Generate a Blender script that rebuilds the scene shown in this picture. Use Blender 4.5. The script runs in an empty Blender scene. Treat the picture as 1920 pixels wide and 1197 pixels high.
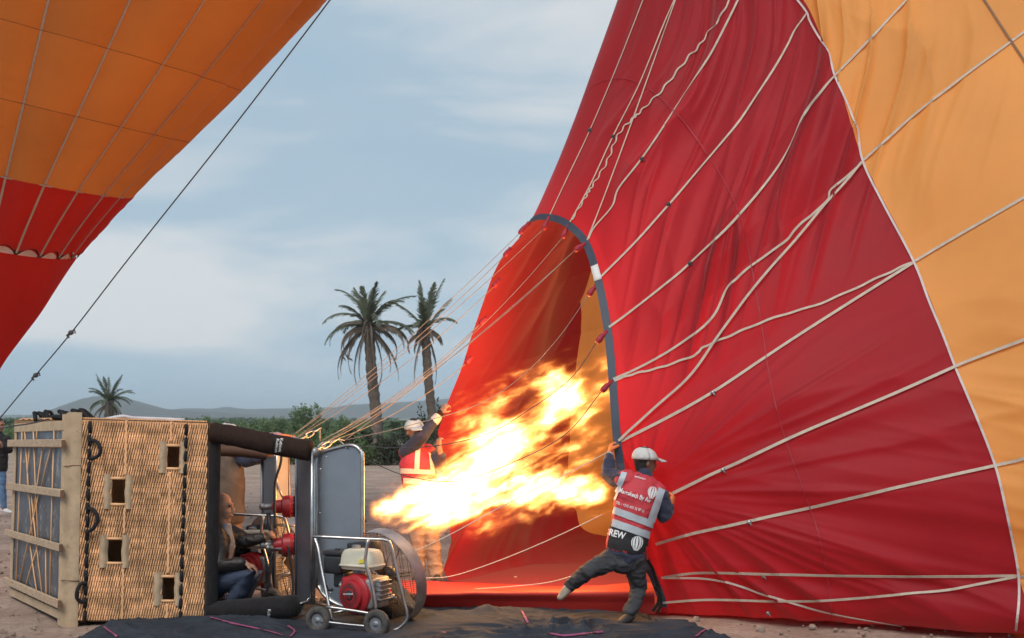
import bpy, bmesh, math, random
import numpy as np
from mathutils import Vector, Matrix
from mathutils.bvhtree import BVHTree

R = math.radians
random.seed(7)
RNG = np.random.default_rng(7)
scene = bpy.context.scene
COL = scene.collection

# ------------------------------------------------------------------ camera
FPX, HOR, EYE = 2240.0, 785.0, 1.8          # focal length in photo pixels, horizon row, eye height
cam_d = bpy.data.cameras.new('camera'); cam = bpy.data.objects.new('camera', cam_d); COL.objects.link(cam)
cam.location = (0, 0, EYE); cam.rotation_euler = (R(90), 0, 0)
cam_d.sensor_width = 36; cam_d.lens = FPX / 1920 * 36
cam_d.shift_y = (HOR - 598.5) / 1920
cam_d.clip_start = 0.1; cam_d.clip_end = 20000
cam_d.dof.use_dof = True; cam_d.dof.focus_distance = 11.0; cam_d.dof.aperture_fstop = 4.0
scene.camera = cam

# ------------------------------------------------------------------ world, sun, exposure
SUN_EL, SUN_AZ = R(50), R(198)               # azimuth measured clockwise from +Y
world = bpy.data.worlds.new('World'); scene.world = world; world.use_nodes = True
nt = world.node_tree; nt.nodes.clear()
def wn(t, **k):
    n = nt.nodes.new(t)
    for a, b in k.items(): setattr(n, a, b)
    return n
wo = wn('ShaderNodeOutputWorld'); bg = wn('ShaderNodeBackground'); bg.inputs['Strength'].default_value = 0.1
sky = wn('ShaderNodeTexSky', sky_type='NISHITA', sun_disc=False)
sky.sun_elevation = SUN_EL; sky.sun_rotation = SUN_AZ; sky.air_density = 1.4; sky.dust_density = 3.0
tc = wn('ShaderNodeTexCoord'); mp = wn('ShaderNodeMapping'); mp.inputs['Scale'].default_value = (1.0, 1.0, 3.4)
mp.inputs['Location'].default_value = (0.37, 0.12, 0.21)
nt.links.new(tc.outputs['Generated'], mp.inputs['Vector'])
n1 = wn('ShaderNodeTexNoise'); n1.inputs['Scale'].default_value = 3.1; n1.inputs['Detail'].default_value = 7; n1.inputs['Roughness'].default_value = 0.52
n1.inputs['Distortion'].default_value = 0.35
nt.links.new(mp.outputs['Vector'], n1.inputs['Vector'])
n2 = wn('ShaderNodeTexNoise'); n2.inputs['Scale'].default_value = 1.2; n2.inputs['Detail'].default_value = 3
nt.links.new(mp.outputs['Vector'], n2.inputs['Vector'])
ad = wn('ShaderNodeMath', operation='ADD'); nt.links.new(n1.outputs['Fac'], ad.inputs[0]); nt.links.new(n2.outputs['Fac'], ad.inputs[1])
cr = wn('ShaderNodeValToRGB')
e = cr.color_ramp.elements; e[0].position = 0.44; e[0].color = (2.48, 3.42, 4.28, 1); e[1].position = 0.60; e[1].color = (4.5, 4.75, 4.95, 1)
m1 = cr.color_ramp.elements.new(0.515); m1.color = (2.75, 3.62, 4.36, 1)
hf = wn('ShaderNodeMath', operation='MULTIPLY'); hf.inputs[1].default_value = 0.5
nt.links.new(ad.outputs[0], hf.inputs[0])
sz = wn('ShaderNodeSeparateXYZ'); nt.links.new(tc.outputs['Generated'], sz.inputs[0])          # the deck thins out low over the plain
lowm = wn('ShaderNodeMapRange'); lowm.inputs['From Min'].default_value = .02; lowm.inputs['From Max'].default_value = .2; lowm.inputs['To Min'].default_value = -.07; lowm.inputs['To Max'].default_value = .012
nt.links.new(sz.outputs['Z'], lowm.inputs['Value']); h2 = wn('ShaderNodeMath', operation='ADD'); nt.links.new(hf.outputs[0], h2.inputs[0]); nt.links.new(lowm.outputs['Result'], h2.inputs[1]); nt.links.new(h2.outputs[0], cr.inputs['Fac'])
mx = wn('ShaderNodeMix', data_type='RGBA'); mx.inputs['Factor'].default_value = 0.97      # thin blue seen through a nearly closed cloud deck
nt.links.new(sky.outputs['Color'], mx.inputs['A']); nt.links.new(cr.outputs['Color'], mx.inputs['B'])
hb = wn('ShaderNodeMapRange'); hb.inputs['From Min'].default_value = -.02; hb.inputs['From Max'].default_value = .22; hb.inputs['To Min'].default_value = 1.10; hb.inputs['To Max'].default_value = 1.0
nt.links.new(sz.outputs['Z'], hb.inputs['Value']); hm = wn('ShaderNodeVectorMath', operation='SCALE'); nt.links.new(mx.outputs['Result'], hm.inputs[0]); nt.links.new(hb.outputs['Result'], hm.inputs['Scale'])
nt.links.new(hm.outputs['Vector'], bg.inputs['Color']); nt.links.new(bg.outputs['Background'], wo.inputs['Surface'])

sun_d = bpy.data.lights.new('sun', 'SUN'); sun_d.energy = 1.5; sun_d.angle = R(30); sun_d.color = (1.0, 0.94, 0.86)
sun = bpy.data.objects.new('sun', sun_d); COL.objects.link(sun)
sdir = Vector((math.sin(SUN_AZ) * math.cos(SUN_EL), math.cos(SUN_AZ) * math.cos(SUN_EL), math.sin(SUN_EL)))
sun.rotation_euler = sdir.to_track_quat('Z', 'Y').to_euler()

vs = scene.view_settings
scene.display_settings.display_device = 'sRGB'
vs.view_transform = 'Standard'; vs.look = 'None'; vs.exposure = 0.6; vs.gamma = 1.0; vs.use_curve_mapping = False
scene.render.engine = 'CYCLES'
cy = scene.cycles
cy.use_denoising = True; cy.use_adaptive_sampling = True; cy.adaptive_threshold = .025; cy.max_bounces = 6; cy.transparent_max_bounces = 8; cy.volume_bounces = 0
cy.sample_clamp_indirect = 6; cy.volume_step_rate = 2.0; cy.volume_max_steps = 256

# ------------------------------------------------------------------ helpers
def P(px, py, Y):
    """photo pixel + distance in metres -> world point"""
    return Vector(((px - 960) / FPX * Y, Y, EYE - (py - HOR) / FPX * Y))
def PG(px, py, z=0.0):
    """photo pixel -> point on the ground"""
    Y = (EYE - z) * FPX / (py - HOR); return P(px, py, Y)
def tag(o, label=None, cat=None, group=None, kind=None):
    if label: o['label'] = label
    if cat: o['category'] = cat
    if group: o['group'] = group
    if kind: o['kind'] = kind
    return o
def empty(name, loc, label=None, cat=None, group=None):
    o = bpy.data.objects.new(name, None); COL.objects.link(o); o.location = loc; o.empty_display_size = .2
    return tag(o, label, cat, group)
def link(name, me, parent=None, material=None, smooth=True):
    """link a mesh (world coordinates) as one object; parented parts keep their world place"""
    o = bpy.data.objects.new(name, me); COL.objects.link(o)
    if material is not None:
        for m in (material if isinstance(material, (list, tuple)) else [material]): me.materials.append(m)
    if smooth and len(me.polygons): me.polygons.foreach_set('use_smooth', [True] * len(me.polygons))
    if parent is not None:
        o.parent = parent
        r = parent; off = Vector((0, 0, 0))
        while r is not None: off += r.location; r = r.parent
        o.location = -off
    return o

def _h(ix, iy, iz):
    h = (ix.astype(np.int64) * 374761393 + iy.astype(np.int64) * 668265263 + iz.astype(np.int64) * 2147483647 + 1274126177) & 0xffffffff
    h = ((h ^ (h >> 13)) * 1274126177) & 0xffffffff
    h = (h ^ (h >> 16)) & 0xffffff
    return h / float(0xffffff)
def vn(x, y=0.0, z=0.0):
    x, y, z = np.broadcast_arrays(np.asarray(x, float), np.asarray(y, float), np.asarray(z, float))
    i, j, k = np.floor(x), np.floor(y), np.floor(z)
    f, g, h = x - i, y - j, z - k
    f, g, h = f * f * (3 - 2 * f), g * g * (3 - 2 * g), h * h * (3 - 2 * h)
    r = 0
    for a in (0, 1):
        for b in (0, 1):
            for c in (0, 1):
                r = r + _h(i + a, j + b, k + c) * (f if a else 1 - f) * (g if b else 1 - g) * (h if c else 1 - h)
    return r
def fbm(x, y=0.0, z=0.0, o=4):
    s, a, t = 0, 1, 0
    for i in range(o):
        s = s + a * vn(np.asarray(x) * 2 ** i + 17 * i, np.asarray(y) * 2 ** i + 5 * i, np.asarray(z) * 2 ** i); t += a; a *= .5
    return s / t

class MB:
    """collects shapes for ONE mesh object"""
    def __init__(s): s.v = []; s.f = []; s.m = []; s.c = []
    def add(s, v, f, m=0, c=1.0):
        o = len(s.v); s.v += [tuple(p) for p in v]; s.f += [tuple(i + o for i in q) for q in f]; s.m += [m] * len(f)
        s.c += [c] * len(v)
        return s
    def box(s, c, size, rot=None, m=0):
        c = Vector(c); x, y, z = [d / 2 for d in size]
        b = [(-x, -y, -z), (x, -y, -z), (x, y, -z), (-x, y, -z), (-x, -y, z), (x, -y, z), (x, y, z), (-x, y, z)]
        v = [c + (rot @ Vector(p) if rot is not None else Vector(p)) for p in b]
        return s.add(v, [(0, 3, 2, 1), (4, 5, 6, 7), (0, 1, 5, 4), (1, 2, 6, 5), (2, 3, 7, 6), (3, 0, 4, 7)], m)
    def hexa(s, p, m=0):
        """8 corners: bottom loop then top loop"""
        return s.add(p, [(0, 3, 2, 1), (4, 5, 6, 7), (0, 1, 5, 4), (1, 2, 6, 5), (2, 3, 7, 6), (3, 0, 4, 7)], m)
    def tube(s, path, r, n=8, m=0, cap=True, closed=False, c=1.0):
        path = [Vector(p) for p in path]; k = len(path)
        rr = r if isinstance(r, (list, tuple)) else [r] * k
        v, f = [], []; up = None
        for i, p in enumerate(path):
            a = path[(i - 1) % k] if (i or closed) else p; b = path[(i + 1) % k] if (i < k - 1 or closed) else p
            t = (b - a).normalized() if (b - a).length > 1e-9 else Vector((0, 0, 1))
            if up is None:
                up = Vector((0, 0, 1)) if abs(t.z) < .9 else Vector((1, 0, 0))
            u = (up - t * up.dot(t)); u = u.normalized() if u.length > 1e-6 else t.orthogonal().normalized(); w = t.cross(u); up = u
            for j in range(n):
                an = 2 * math.pi * j / n
                v.append(p + (u * math.cos(an) + w * math.sin(an)) * rr[i])
        for i in range(k if closed else k - 1):
            i2 = (i + 1) % k
            for j in range(n):
                j2 = (j + 1) % n
                f.append((i * n + j, i * n + j2, i2 * n + j2, i2 * n + j))
        if cap and not closed:
            f.append(tuple(range(n - 1, -1, -1))); f.append(tuple((k - 1) * n + j for j in range(n)))
        return s.add(v, f, m, c)
    def lathe(s, o, ax, prof, n=20, m=0, cap=True):
        """prof: list of (along axis, radius)"""
        o = Vector(o); ax = Vector(ax).normalized()
        return s.tube([o + ax * a for a, _ in prof], [max(b, 1e-4) for _, b in prof], n, m, cap)
    def ell(s, c, r, rot=None, nu=14, nv=9, m=0):
        c = Vector(c); v, f = [], []
        for i in range(nv + 1):
            th = math.pi * i / nv
            for j in range(nu):
                ph = 2 * math.pi * j / nu
                p = Vector((r[0] * math.sin(th) * math.cos(ph), r[1] * math.sin(th) * math.sin(ph), r[2] * math.cos(th)))
                v.append(c + (rot @ p if rot is not None else p))
        for i in range(nv):
            for j in range(nu):
                j2 = (j + 1) % nu; f.append((i * nu + j, (i + 1) * nu + j, (i + 1) * nu + j2, i * nu + j2))
        return s.add(v, f, m)
    def ribbon(s, pts, nrm, w, th=.003, m=0):
        """flat strap along pts, lying with face normal nrm (one vector or one per point)"""
        k = len(pts); pts = [Vector(p) for p in pts]; v, f = [], []
        for i, p in enumerate(pts):
            t = (pts[min(i + 1, k - 1)] - pts[max(i - 1, 0)]).normalized()
            nn = Vector(nrm[i] if isinstance(nrm, list) else nrm); b = t.cross(nn).normalized(); nn = b.cross(t).normalized()
            ww = w[i] if isinstance(w, list) else w
            v += [p - b * ww / 2, p + b * ww / 2, p + b * ww / 2 + nn * th, p - b * ww / 2 + nn * th]
        for i in range(k - 1):
            a, b = i * 4, i * 4 + 4
            for j in range(4):
                j2 = (j + 1) % 4; f.append((a + j, a + j2, b + j2, b + j))
        f += [(3, 2, 1, 0), tuple(4 * (k - 1) + j for j in range(4))]
        return s.add(v, f, m)
    def grid(s, pts, m=0):
        """pts[i][j]"""
        a, b = len(pts), len(pts[0])
        return s.add([p for row in pts for p in row], [(i * b + j, i * b + j + 1, (i + 1) * b + j + 1, (i + 1) * b + j) for i in range(a - 1) for j in range(b - 1)], m)
    def mesh(s, name, colors=False):
        me = bpy.data.meshes.new(name); me.from_pydata(s.v, [], s.f)
        me.polygons.foreach_set('material_index', s.m)
        if colors:
            at = me.color_attributes.new('tint', 'FLOAT_COLOR', 'POINT')
            at.data.foreach_set('color', np.repeat(np.array(s.c, float), 4).tolist())
        me.update(); return me
    def build(s, name, material, parent=None, smooth=True, colors=False, auto=None):
        o = link(name, s.mesh(name, colors), parent, material, smooth)
        if auto is not None:
            me = o.data
            bm = bmesh.new(); bm.from_mesh(me)
            for ed in bm.edges:
                if len(ed.link_faces) == 2 and ed.calc_face_angle(0) > R(auto): ed.smooth = False
            bm.to_mesh(me); bm.free()
        return o
def bevel(o, w, seg=2, angle=40):
    b = o.modifiers.new('bevel', 'BEVEL'); b.width = w; b.segments = seg; b.limit_method = 'ANGLE'; b.angle_limit = R(angle); return o
def np_mesh(name, V, Fq):
    me = bpy.data.meshes.new(name)
    V = np.asarray(V, np.float32).reshape(-1, 3); Fq = np.asarray(Fq, np.int32); n = Fq.shape[1]
    me.vertices.add(len(V)); me.vertices.foreach_set('co', V.ravel())
    me.loops.add(Fq.size); me.loops.foreach_set('vertex_index', Fq.ravel())
    me.polygons.add(len(Fq)); me.polygons.foreach_set('loop_start', np.arange(0, Fq.size, n, dtype=np.int32))
    me.update(calc_edges=True); me.validate(); return me
def crom(pts, sub=8, closed=False):
    """Catmull-Rom through Vectors"""
    pts = [Vector(p) for p in pts]; n = len(pts); out = []
    for i in range(n if closed else n - 1):
        p1, p2 = pts[i], pts[(i + 1) % n]
        p0 = pts[(i - 1) % n] if (closed or i) else p1 * 2 - p2
        p3 = pts[(i + 2) % n] if (closed or i + 2 < n) else p2 * 2 - p1
        for k in range(sub):
            t = k / sub
            out.append(.5 * ((2 * p1) + (p2 - p0) * t + (2 * p0 - 5 * p1 + 4 * p2 - p3) * t * t + (3 * p1 - p0 - 3 * p2 + p3) * t ** 3))
    if not closed: out.append(pts[-1])
    return out
def bvh_of(objs):
    V, Fs = [], []
    for o in objs:
        mw = Matrix.Identity(4)
        off = Vector((0, 0, 0)); r = o
        while r is not None: off += r.location; r = r.parent
        b = len(V); V += [v.co + off for v in o.data.vertices]; Fs += [[b + i for i in p.vertices] for p in o.data.polygons]
    return BVHTree.FromPolygons(V, Fs)
EYEV = Vector((0, 0, EYE))
def onto(bvh, px, py, off=.01):
    d = (P(px, py, 10) - EYEV).normalized()
    h, n, i, t = bvh.ray_cast(EYEV, d)
    if h is None: return None, None
    if n.dot(d) > 0: n = -n
    return h + n * off, n

# ------------------------------------------------------------------ materials
MATS = {}
def mat(name, col, rough=.6, metal=0.0, var=.18, scale=6.0, bump=0.0, bscale=80.0, transl=0.0, spec=.5, sheen=0.0, tint=False, stretch=None, wear=None, rvar=.1, orand=0.0):
    if name in MATS: return MATS[name]
    m = bpy.data.materials.new(name); m.use_nodes = True; t = m.node_tree; t.nodes.clear(); L = t.links.new; N = t.nodes.new
    out = N('ShaderNodeOutputMaterial'); b = N('ShaderNodeBsdfPrincipled'); co = N('ShaderNodeTexCoord')
    vec = co.outputs['Object']
    if stretch:
        mpn = N('ShaderNodeMapping'); mpn.inputs['Scale'].default_value = stretch; L(vec, mpn.inputs['Vector']); vec = mpn.outputs['Vector']
    nz = N('ShaderNodeTexNoise'); nz.inputs['Scale'].default_value = scale; nz.inputs['Detail'].default_value = 6; nz.inputs['Roughness'].default_value = .6
    L(vec, nz.inputs['Vector'])
    rp = N('ShaderNodeValToRGB'); rp.color_ramp.elements[0].position = .3; rp.color_ramp.elements[1].position = .7
    rp.color_ramp.elements[0].color = tuple(c * (1 - var) for c in col) + (1,); rp.color_ramp.elements[1].color = tuple(min(1, c * (1 + var)) for c in col) + (1,)
    L(nz.outputs['Fac'], rp.inputs['Fac']); base = rp.outputs['Color']
    if wear:
        wc, lo, hi, ws = wear
        wz = N('ShaderNodeTexNoise'); wz.inputs['Scale'].default_value = ws; wz.inputs['Detail'].default_value = 8; wz.inputs['Roughness'].default_value = .7; L(co.outputs['Object'], wz.inputs['Vector'])
        wr = N('ShaderNodeMapRange'); wr.inputs['From Min'].default_value = lo; wr.inputs['From Max'].default_value = hi; L(wz.outputs['Fac'], wr.inputs['Value'])
        mxw = N('ShaderNodeMix'); mxw.data_type = 'RGBA'; L(wr.outputs['Result'], mxw.inputs['Factor']); L(base, mxw.inputs['A']); mxw.inputs['B'].default_value = tuple(wc) + (1,); base = mxw.outputs['Result']
    if orand:
        oi = N('ShaderNodeObjectInfo'); orr = N('ShaderNodeMapRange'); orr.inputs['To Min'].default_value = 1 - orand; orr.inputs['To Max'].default_value = 1 + orand; L(oi.outputs['Random'], orr.inputs['Value'])
        osc = N('ShaderNodeVectorMath'); osc.operation = 'SCALE'; L(base, osc.inputs[0]); L(orr.outputs['Result'], osc.inputs['Scale']); base = osc.outputs['Vector']
    if tint:
        at = N('ShaderNodeAttribute'); at.attribute_name = 'tint'
        mu = N('ShaderNodeMix'); mu.data_type = 'RGBA'; mu.blend_type = 'MULTIPLY'; mu.inputs['Factor'].default_value = 1
        L(base, mu.inputs['A']); L(at.outputs['Color'], mu.inputs['B']); base = mu.outputs['Result']
    L(base, b.inputs['Base Color'])
    rr = N('ShaderNodeMapRange'); rr.inputs['To Min'].default_value = max(0, rough - rvar); rr.inputs['To Max'].default_value = min(1, rough + rvar); L(nz.outputs['Fac'], rr.inputs['Value']); L(rr.outputs['Result'], b.inputs['Roughness'])
    b.inputs['Metallic'].default_value = metal; b.inputs['Specular IOR Level'].default_value = spec
    b.inputs['Sheen Weight'].default_value = sheen
    if bump:
        bz = N('ShaderNodeTexNoise'); bz.inputs['Scale'].default_value = bscale; bz.inputs['Detail'].default_value = 5; L(vec, bz.inputs['Vector'])
        bn = N('ShaderNodeBump'); bn.inputs['Strength'].default_value = bump; bn.inputs['Distance'].default_value = .01; L(bz.outputs['Fac'], bn.inputs['Height']); L(bn.outputs['Normal'], b.inputs['Normal'])
    if transl:
        tr = N('ShaderNodeBsdfTranslucent'); L(base, tr.inputs['Color']); ms = N('ShaderNodeMixShader'); ms.inputs['Fac'].default_value = transl
        L(b.outputs['BSDF'], ms.inputs[1]); L(tr.outputs['BSDF'], ms.inputs[2]); L(ms.outputs['Shader'], out.inputs['Surface'])
    else: L(b.outputs['BSDF'], out.inputs['Surface'])
    MATS[name] = m; return m

RED = mat('red_nylon', (.37, .011, .024), .6, var=.08, scale=1.3, bump=.10, bscale=160, transl=.50, spec=.36, sheen=.24, orand=.06)
ORANGE = mat('orange_nylon', (.92, .47, .14), .6, var=.06, scale=1.3, bump=.12, bscale=160, transl=.50, spec=.3, orand=.05)
LRED = mat('bright_red_nylon', (.66, .032, .022), .6, var=.07, scale=1.3, bump=.1, bscale=200, transl=.5, spec=.3, orand=.06)
LORANGE = mat('amber_nylon', (.80, .35, .085), .6, var=.07, scale=.9, bump=.25, bscale=60, transl=.5, spec=.3, orand=.06)
TAPE = mat('cream_webbing', (.50, .42, .34), .85, var=.16, scale=14, bump=.2, bscale=300)
WTAPE = mat('pale_webbing', (.56, .48, .46), .8, var=.12, scale=14)
GTAPE = mat('grey_webbing', (.42, .34, .27), .8, var=.1, scale=14)
NAVY = mat('navy_band', (.035, .048, .075), .6, var=.2, scale=10)
WHITE = mat('white_fabric', (.70, .69, .66), .7, var=.1, scale=10)
TABRED = mat('tab_red', (.33, .015, .035), .6, var=.2, scale=30, bump=.4, bscale=80)
CABLE = mat('steel_cable', (.30, .24, .20), .5, metal=.3, var=.2, scale=30)
CORD = mat('pale_cord', (.58, .50, .43), .8, var=.15, scale=30)
DCABLE = mat('dark_cable', (.05, .05, .055), .6)
BLACKPAD = mat('black_suede', (.017, .015, .016), .9, var=.35, scale=20, bump=.3, bscale=150, sheen=.1, spec=.15)
BROWNPAD = mat('dark_brown_suede', (.030, .017, .013), .9, var=.3, scale=20, bump=.3, bscale=150, spec=.15)
BLACKROPE = mat('black_rope', (.014, .014, .016), .75, var=.3, scale=60, bump=.6, bscale=120, spec=.3)
CANE = mat('wicker_cane', (.78, .44, .225), .55, var=.16, scale=5, tint=True, spec=.35)
CANEDK = mat('wicker_core', (.13, .062, .028), .8, var=.3, scale=30)
HIDE = mat('tan_hide', (.47, .34, .22), .85, var=.16, scale=9, bump=.35, bscale=120, wear=((.24, .16, .1), .58, .75, 14))
WOOD = mat('worn_pine', (.46, .33, .22), .8, var=.25, scale=12, bump=.5, bscale=60, stretch=(1, 1, 6), wear=((.2, .13, .09), .58, .7, 24))
ENDWOOD = mat('end_grain', (.20, .10, .06), .85)
PLATE = mat('scuffed_plate', (.105, .118, .14), .42, metal=.45, var=.45, scale=4, wear=((.46, .44, .42), .55, .72, 7), stretch=(1, 1, .5), bump=.15, bscale=30)
STEEL = mat('brushed_steel', (.50, .49, .48), .34, metal=1.0, var=.2, scale=14, wear=((.22, .17, .14), .6, .8, 10))
SHIELD = mat('aluminium_sheet', (.34, .37, .41), .42, metal=.85, var=.1, scale=2.5, rvar=.08)
SHIELDDK = mat('dark_metal_sheet', (.15, .16, .19), .45, metal=.7, var=.15, scale=3)
GALV = mat('galvanised', (.42, .41, .42), .40, metal=.9, var=.3, scale=5)
PAINTRED = mat('red_enamel', (.36, .014, .02), .42, var=.2, scale=12, wear=((.12, .07, .055), .55, .8, 14), spec=.45)
TANK = mat('cream_tank', (.62, .58, .46), .5, var=.10, scale=5, wear=((.30, .25, .19), .55, .8, 9))
BLKPLAS = mat('black_plastic', (.022, .022, .025), .45, var=.3, scale=12, wear=((.09, .085, .08), .6, .8, 10))
CASTAL = mat('cast_aluminium', (.32, .31, .31), .5, metal=.8, var=.35, scale=25, bump=.3)
RUBBER = mat('dusty_tyre', (.055, .05, .047), .85, var=.4, scale=25, wear=((.13, .105, .09), .5, .7, 12))
YELLOW = mat('yellow_sticker', (.75, .60, .05), .5)
WIRE = mat('guard_wire', (.22, .18, .15), .5, metal=.6)
TARP = mat('charcoal_tarp', (.034, .039, .050), .85, var=.3, scale=3.5, bump=.6, bscale=14, wear=((.07, .06, .055), .6, .85, 4.0), spec=.15)
PINK = mat('magenta_trim', (.26, .055, .13), .7, var=.2)
SKIN = mat('tan_skin', (.36, .19, .125), .5, var=.12, scale=30, spec=.4)
SKIN2 = mat('brown_skin', (.22, .11, .07), .5, var=.12, scale=30, spec=.4)
HAIR = mat('dark_hair', (.014, .012, .011), .6, var=.3, scale=90, bump=.5, bscale=200)
CAPW = mat('pale_grey_cap', (.56, .55, .53), .85, var=.1, scale=30, bump=.2, bscale=200)
NAVYJ = mat('navy_sweater', (.022, .026, .055), .85, var=.25, scale=14, bump=.3, bscale=90, sheen=.15)
VESTR = mat('vest_red', (.50, .035, .05), .7, var=.1, scale=12, bump=.25, bscale=60)
VESTK = mat('vest_black', (.016, .015, .018), .8, var=.3, scale=12, bump=.25, bscale=60)
REFL = mat('reflective_grey', (.42, .46, .50), .5, var=.08, scale=20)
REFLW = mat('reflective_pale', (.70, .60, .46), .5, var=.08, scale=20)
DENIM = mat('charcoal_denim', (.040, .040, .046), .85, var=.5, scale=7, bump=.4, bscale=120)
DENIMB = mat('dark_blue_denim', (.030, .042, .075), .85, var=.4, scale=7, bump=.4, bscale=120)
JEANS = mat('light_jeans', (.10, .19, .33), .85, var=.3, scale=9)
GLOVE = mat('orange_glove', (.75, .20, .06), .7, var=.2, scale=30, bump=.3)
GREYCUFF = mat('grey_cuff', (.33, .30, .29), .85)
SHOE = mat('worn_shoe', (.30, .24, .19), .8, var=.3, scale=20)
DSHOE = mat('dark_shoe', (.03, .028, .03), .7, var=.3, scale=20)
WSHOE = mat('white_shoe', (.72, .72, .72), .6)
LEATHER = mat('black_leather', (.020, .015, .013), .48, var=.4, scale=10, bump=.5, bscale=50)
GREYT = mat('grey_shirt', (.24, .235, .26), .85, var=.2, scale=20)
KHAKI = mat('khaki_vest', (.14, .105, .08), .85, var=.2, scale=8, bump=.4, bscale=60)
TROUS = mat('dusty_trousers', (.30, .20, .145), .85, var=.25, scale=8, bump=.4, bscale=60)
PINKCL = mat('pink_sleeve', (.45, .22, .24), .8)
LETTER = mat('white_print', (.74, .74, .74), .6, var=.05)
DLETTER = mat('dark_print', (.14, .012, .02), .6)
EYEM = mat('eye_dark', (.02, .015, .012), .3)
LIP = mat('lip', (.26, .10, .075), .5)
BARK = mat('palm_bark', (.13, .10, .08), .9, var=.4, scale=5, bump=.8, bscale=12, stretch=(1, 1, 3))
FROND = mat('palm_green', (.12, .135, .09), .6, var=.45, scale=1.2, transl=.2, spec=.3)
DEADF = mat('palm_dry', (.17, .135, .105), .8, var=.35, scale=1.5, transl=.15)
LEAFA = mat('shrub_green', (.19, .27, .125), .6, var=.5, scale=.9, transl=.4, spec=.3)
LEAFB = mat('dark_shrub_green', (.058, .072, .045), .65, var=.45, scale=.9, transl=.2, spec=.3)
TWIG = mat('twig', (.10, .08, .06), .9)
STONE = mat('pale_stone', (.27, .20, .16), .9, var=.3, scale=8, bump=.5, bscale=30)

# ------------------------------------------------------------------ ground, fields, hills
def ground_mat():
    m = bpy.data.materials.new('dry_earth'); m.use_nodes = True; t = m.node_tree; L = t.links.new; N = t.nodes.new
    b = t.nodes['Principled BSDF']; b.inputs['Roughness'].default_value = .95; b.inputs['Specular IOR Level'].default_value = .1
    co = N('ShaderNodeTexCoord')
    def nz(s, d=8, ro=.65, st=None):
        n = N('ShaderNodeTexNoise'); n.inputs['Scale'].default_value = s; n.inputs['Detail'].default_value = d; n.inputs['Roughness'].default_value = ro
        if st:
            q = N('ShaderNodeMapping'); q.inputs['Scale'].default_value = st; L(co.outputs['Object'], q.inputs['Vector']); L(q.outputs['Vector'], n.inputs['Vector'])
        else: L(co.outputs['Object'], n.inputs['Vector'])
        return n
    a = nz(1.1); r = N('ShaderNodeValToRGB'); r.color_ramp.elements[0].position = .32; r.color_ramp.elements[1].position = .72
    r.color_ramp.elements[0].color = (.31, .215, .17, 1); r.color_ramp.elements[1].color = (.54, .41, .34, 1); L(a.outputs['Fac'], r.inputs['Fac'])
    f = nz(14, 10, .75); r2 = N('ShaderNodeMix'); r2.data_type = 'RGBA'; r2.blend_type = 'MULTIPLY'; r2.inputs['Factor'].default_value = .7
    rf = N('ShaderNodeValToRGB'); rf.color_ramp.elements[0].position = .35; rf.color_ramp.elements[0].color = (.55, .50, .48, 1); rf.color_ramp.elements[1].position = .58; L(f.outputs['Fac'], rf.inputs['Fac'])
    L(r.outputs['Color'], r2.inputs['A']); L(rf.outputs['Color'], r2.inputs['B'])
    # low grass that takes over beyond the bare field
    sp = N('ShaderNodeSeparateXYZ'); L(co.outputs['Object'], sp.inputs[0])
    far = N('ShaderNodeMapRange'); far.inputs['From Min'].default_value = 38; far.inputs['From Max'].default_value = 75; L(sp.outputs['Y'], far.inputs['Value'])
    gn = nz(.05, 8, .6, (1, .5, 1)); gs = N('ShaderNodeMapRange'); gs.inputs['From Min'].default_value = .3; gs.inputs['From Max'].default_value = .6; L(gn.outputs['Fac'], gs.inputs['Value'])
    tuft = nz(.9, 6, .7); tm = N('ShaderNodeMapRange'); tm.inputs['From Min'].default_value = .60; tm.inputs['From Max'].default_value = .72; L(tuft.outputs['Fac'], tm.inputs['Value'])
    t35 = N('ShaderNodeMath'); t35.operation = 'MULTIPLY'; t35.inputs[1].default_value = .45; L(tm.outputs['Result'], t35.inputs[0])
    mg = N('ShaderNodeMath'); mg.operation = 'MULTIPLY'; L(far.outputs['Result'], mg.inputs[0]); L(gs.outputs['Result'], mg.inputs[1])
    mg2 = N('ShaderNodeMath'); mg2.operation = 'MAXIMUM'; L(mg.outputs[0], mg2.inputs[0])
    nearm = N('ShaderNodeMapRange'); nearm.inputs['From Min'].default_value = 14; nearm.inputs['From Max'].default_value = 26; L(sp.outputs['Y'], nearm.inputs['Value'])
    t36 = N('ShaderNodeMath'); t36.operation = 'MULTIPLY'; L(t35.outputs[0], t36.inputs[0]); L(nearm.outputs['Result'], t36.inputs[1]); L(t36.outputs[0], mg2.inputs[1])
    gr = N('ShaderNodeValToRGB'); gr.color_ramp.elements[0].color = (.10, .15, .07, 1); gr.color_ramp.elements[1].color = (.24, .28, .17, 1); L(gn.outputs['Fac'], gr.inputs['Fac'])
    mx = N('ShaderNodeMix'); mx.data_type = 'RGBA'; L(mg2.outputs[0], mx.inputs['Factor']); L(r2.outputs['Result'], mx.inputs['A']); L(gr.outputs['Color'], mx.inputs['B'])
    L(mx.outputs['Result'], b.inputs['Base Color'])
    bn = N('ShaderNodeBump'); bn.inputs['Strength'].default_value = .9; bn.inputs['Distance'].default_value = .06
    hh = nz(7, 10, .7); L(hh.outputs['Fac'], bn.inputs['Height']); L(bn.outputs['Normal'], b.inputs['Normal'])
    return m
rows = np.concatenate([[-40, -10, 0], np.arange(6, 16, .06), 16 * np.exp(np.linspace(0, math.log(6000 / 16), 150))])
cols = np.linspace(-1, 1, 241)
V = np.zeros((len(rows), len(cols), 3))
for i, y in enumerate(rows):
    w = max(12, abs(y) * 1.1); V[i, :, 0] = cols * w; V[i, :, 1] = y
X, Y = V[:, :, 0], V[:, :, 1]
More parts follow.
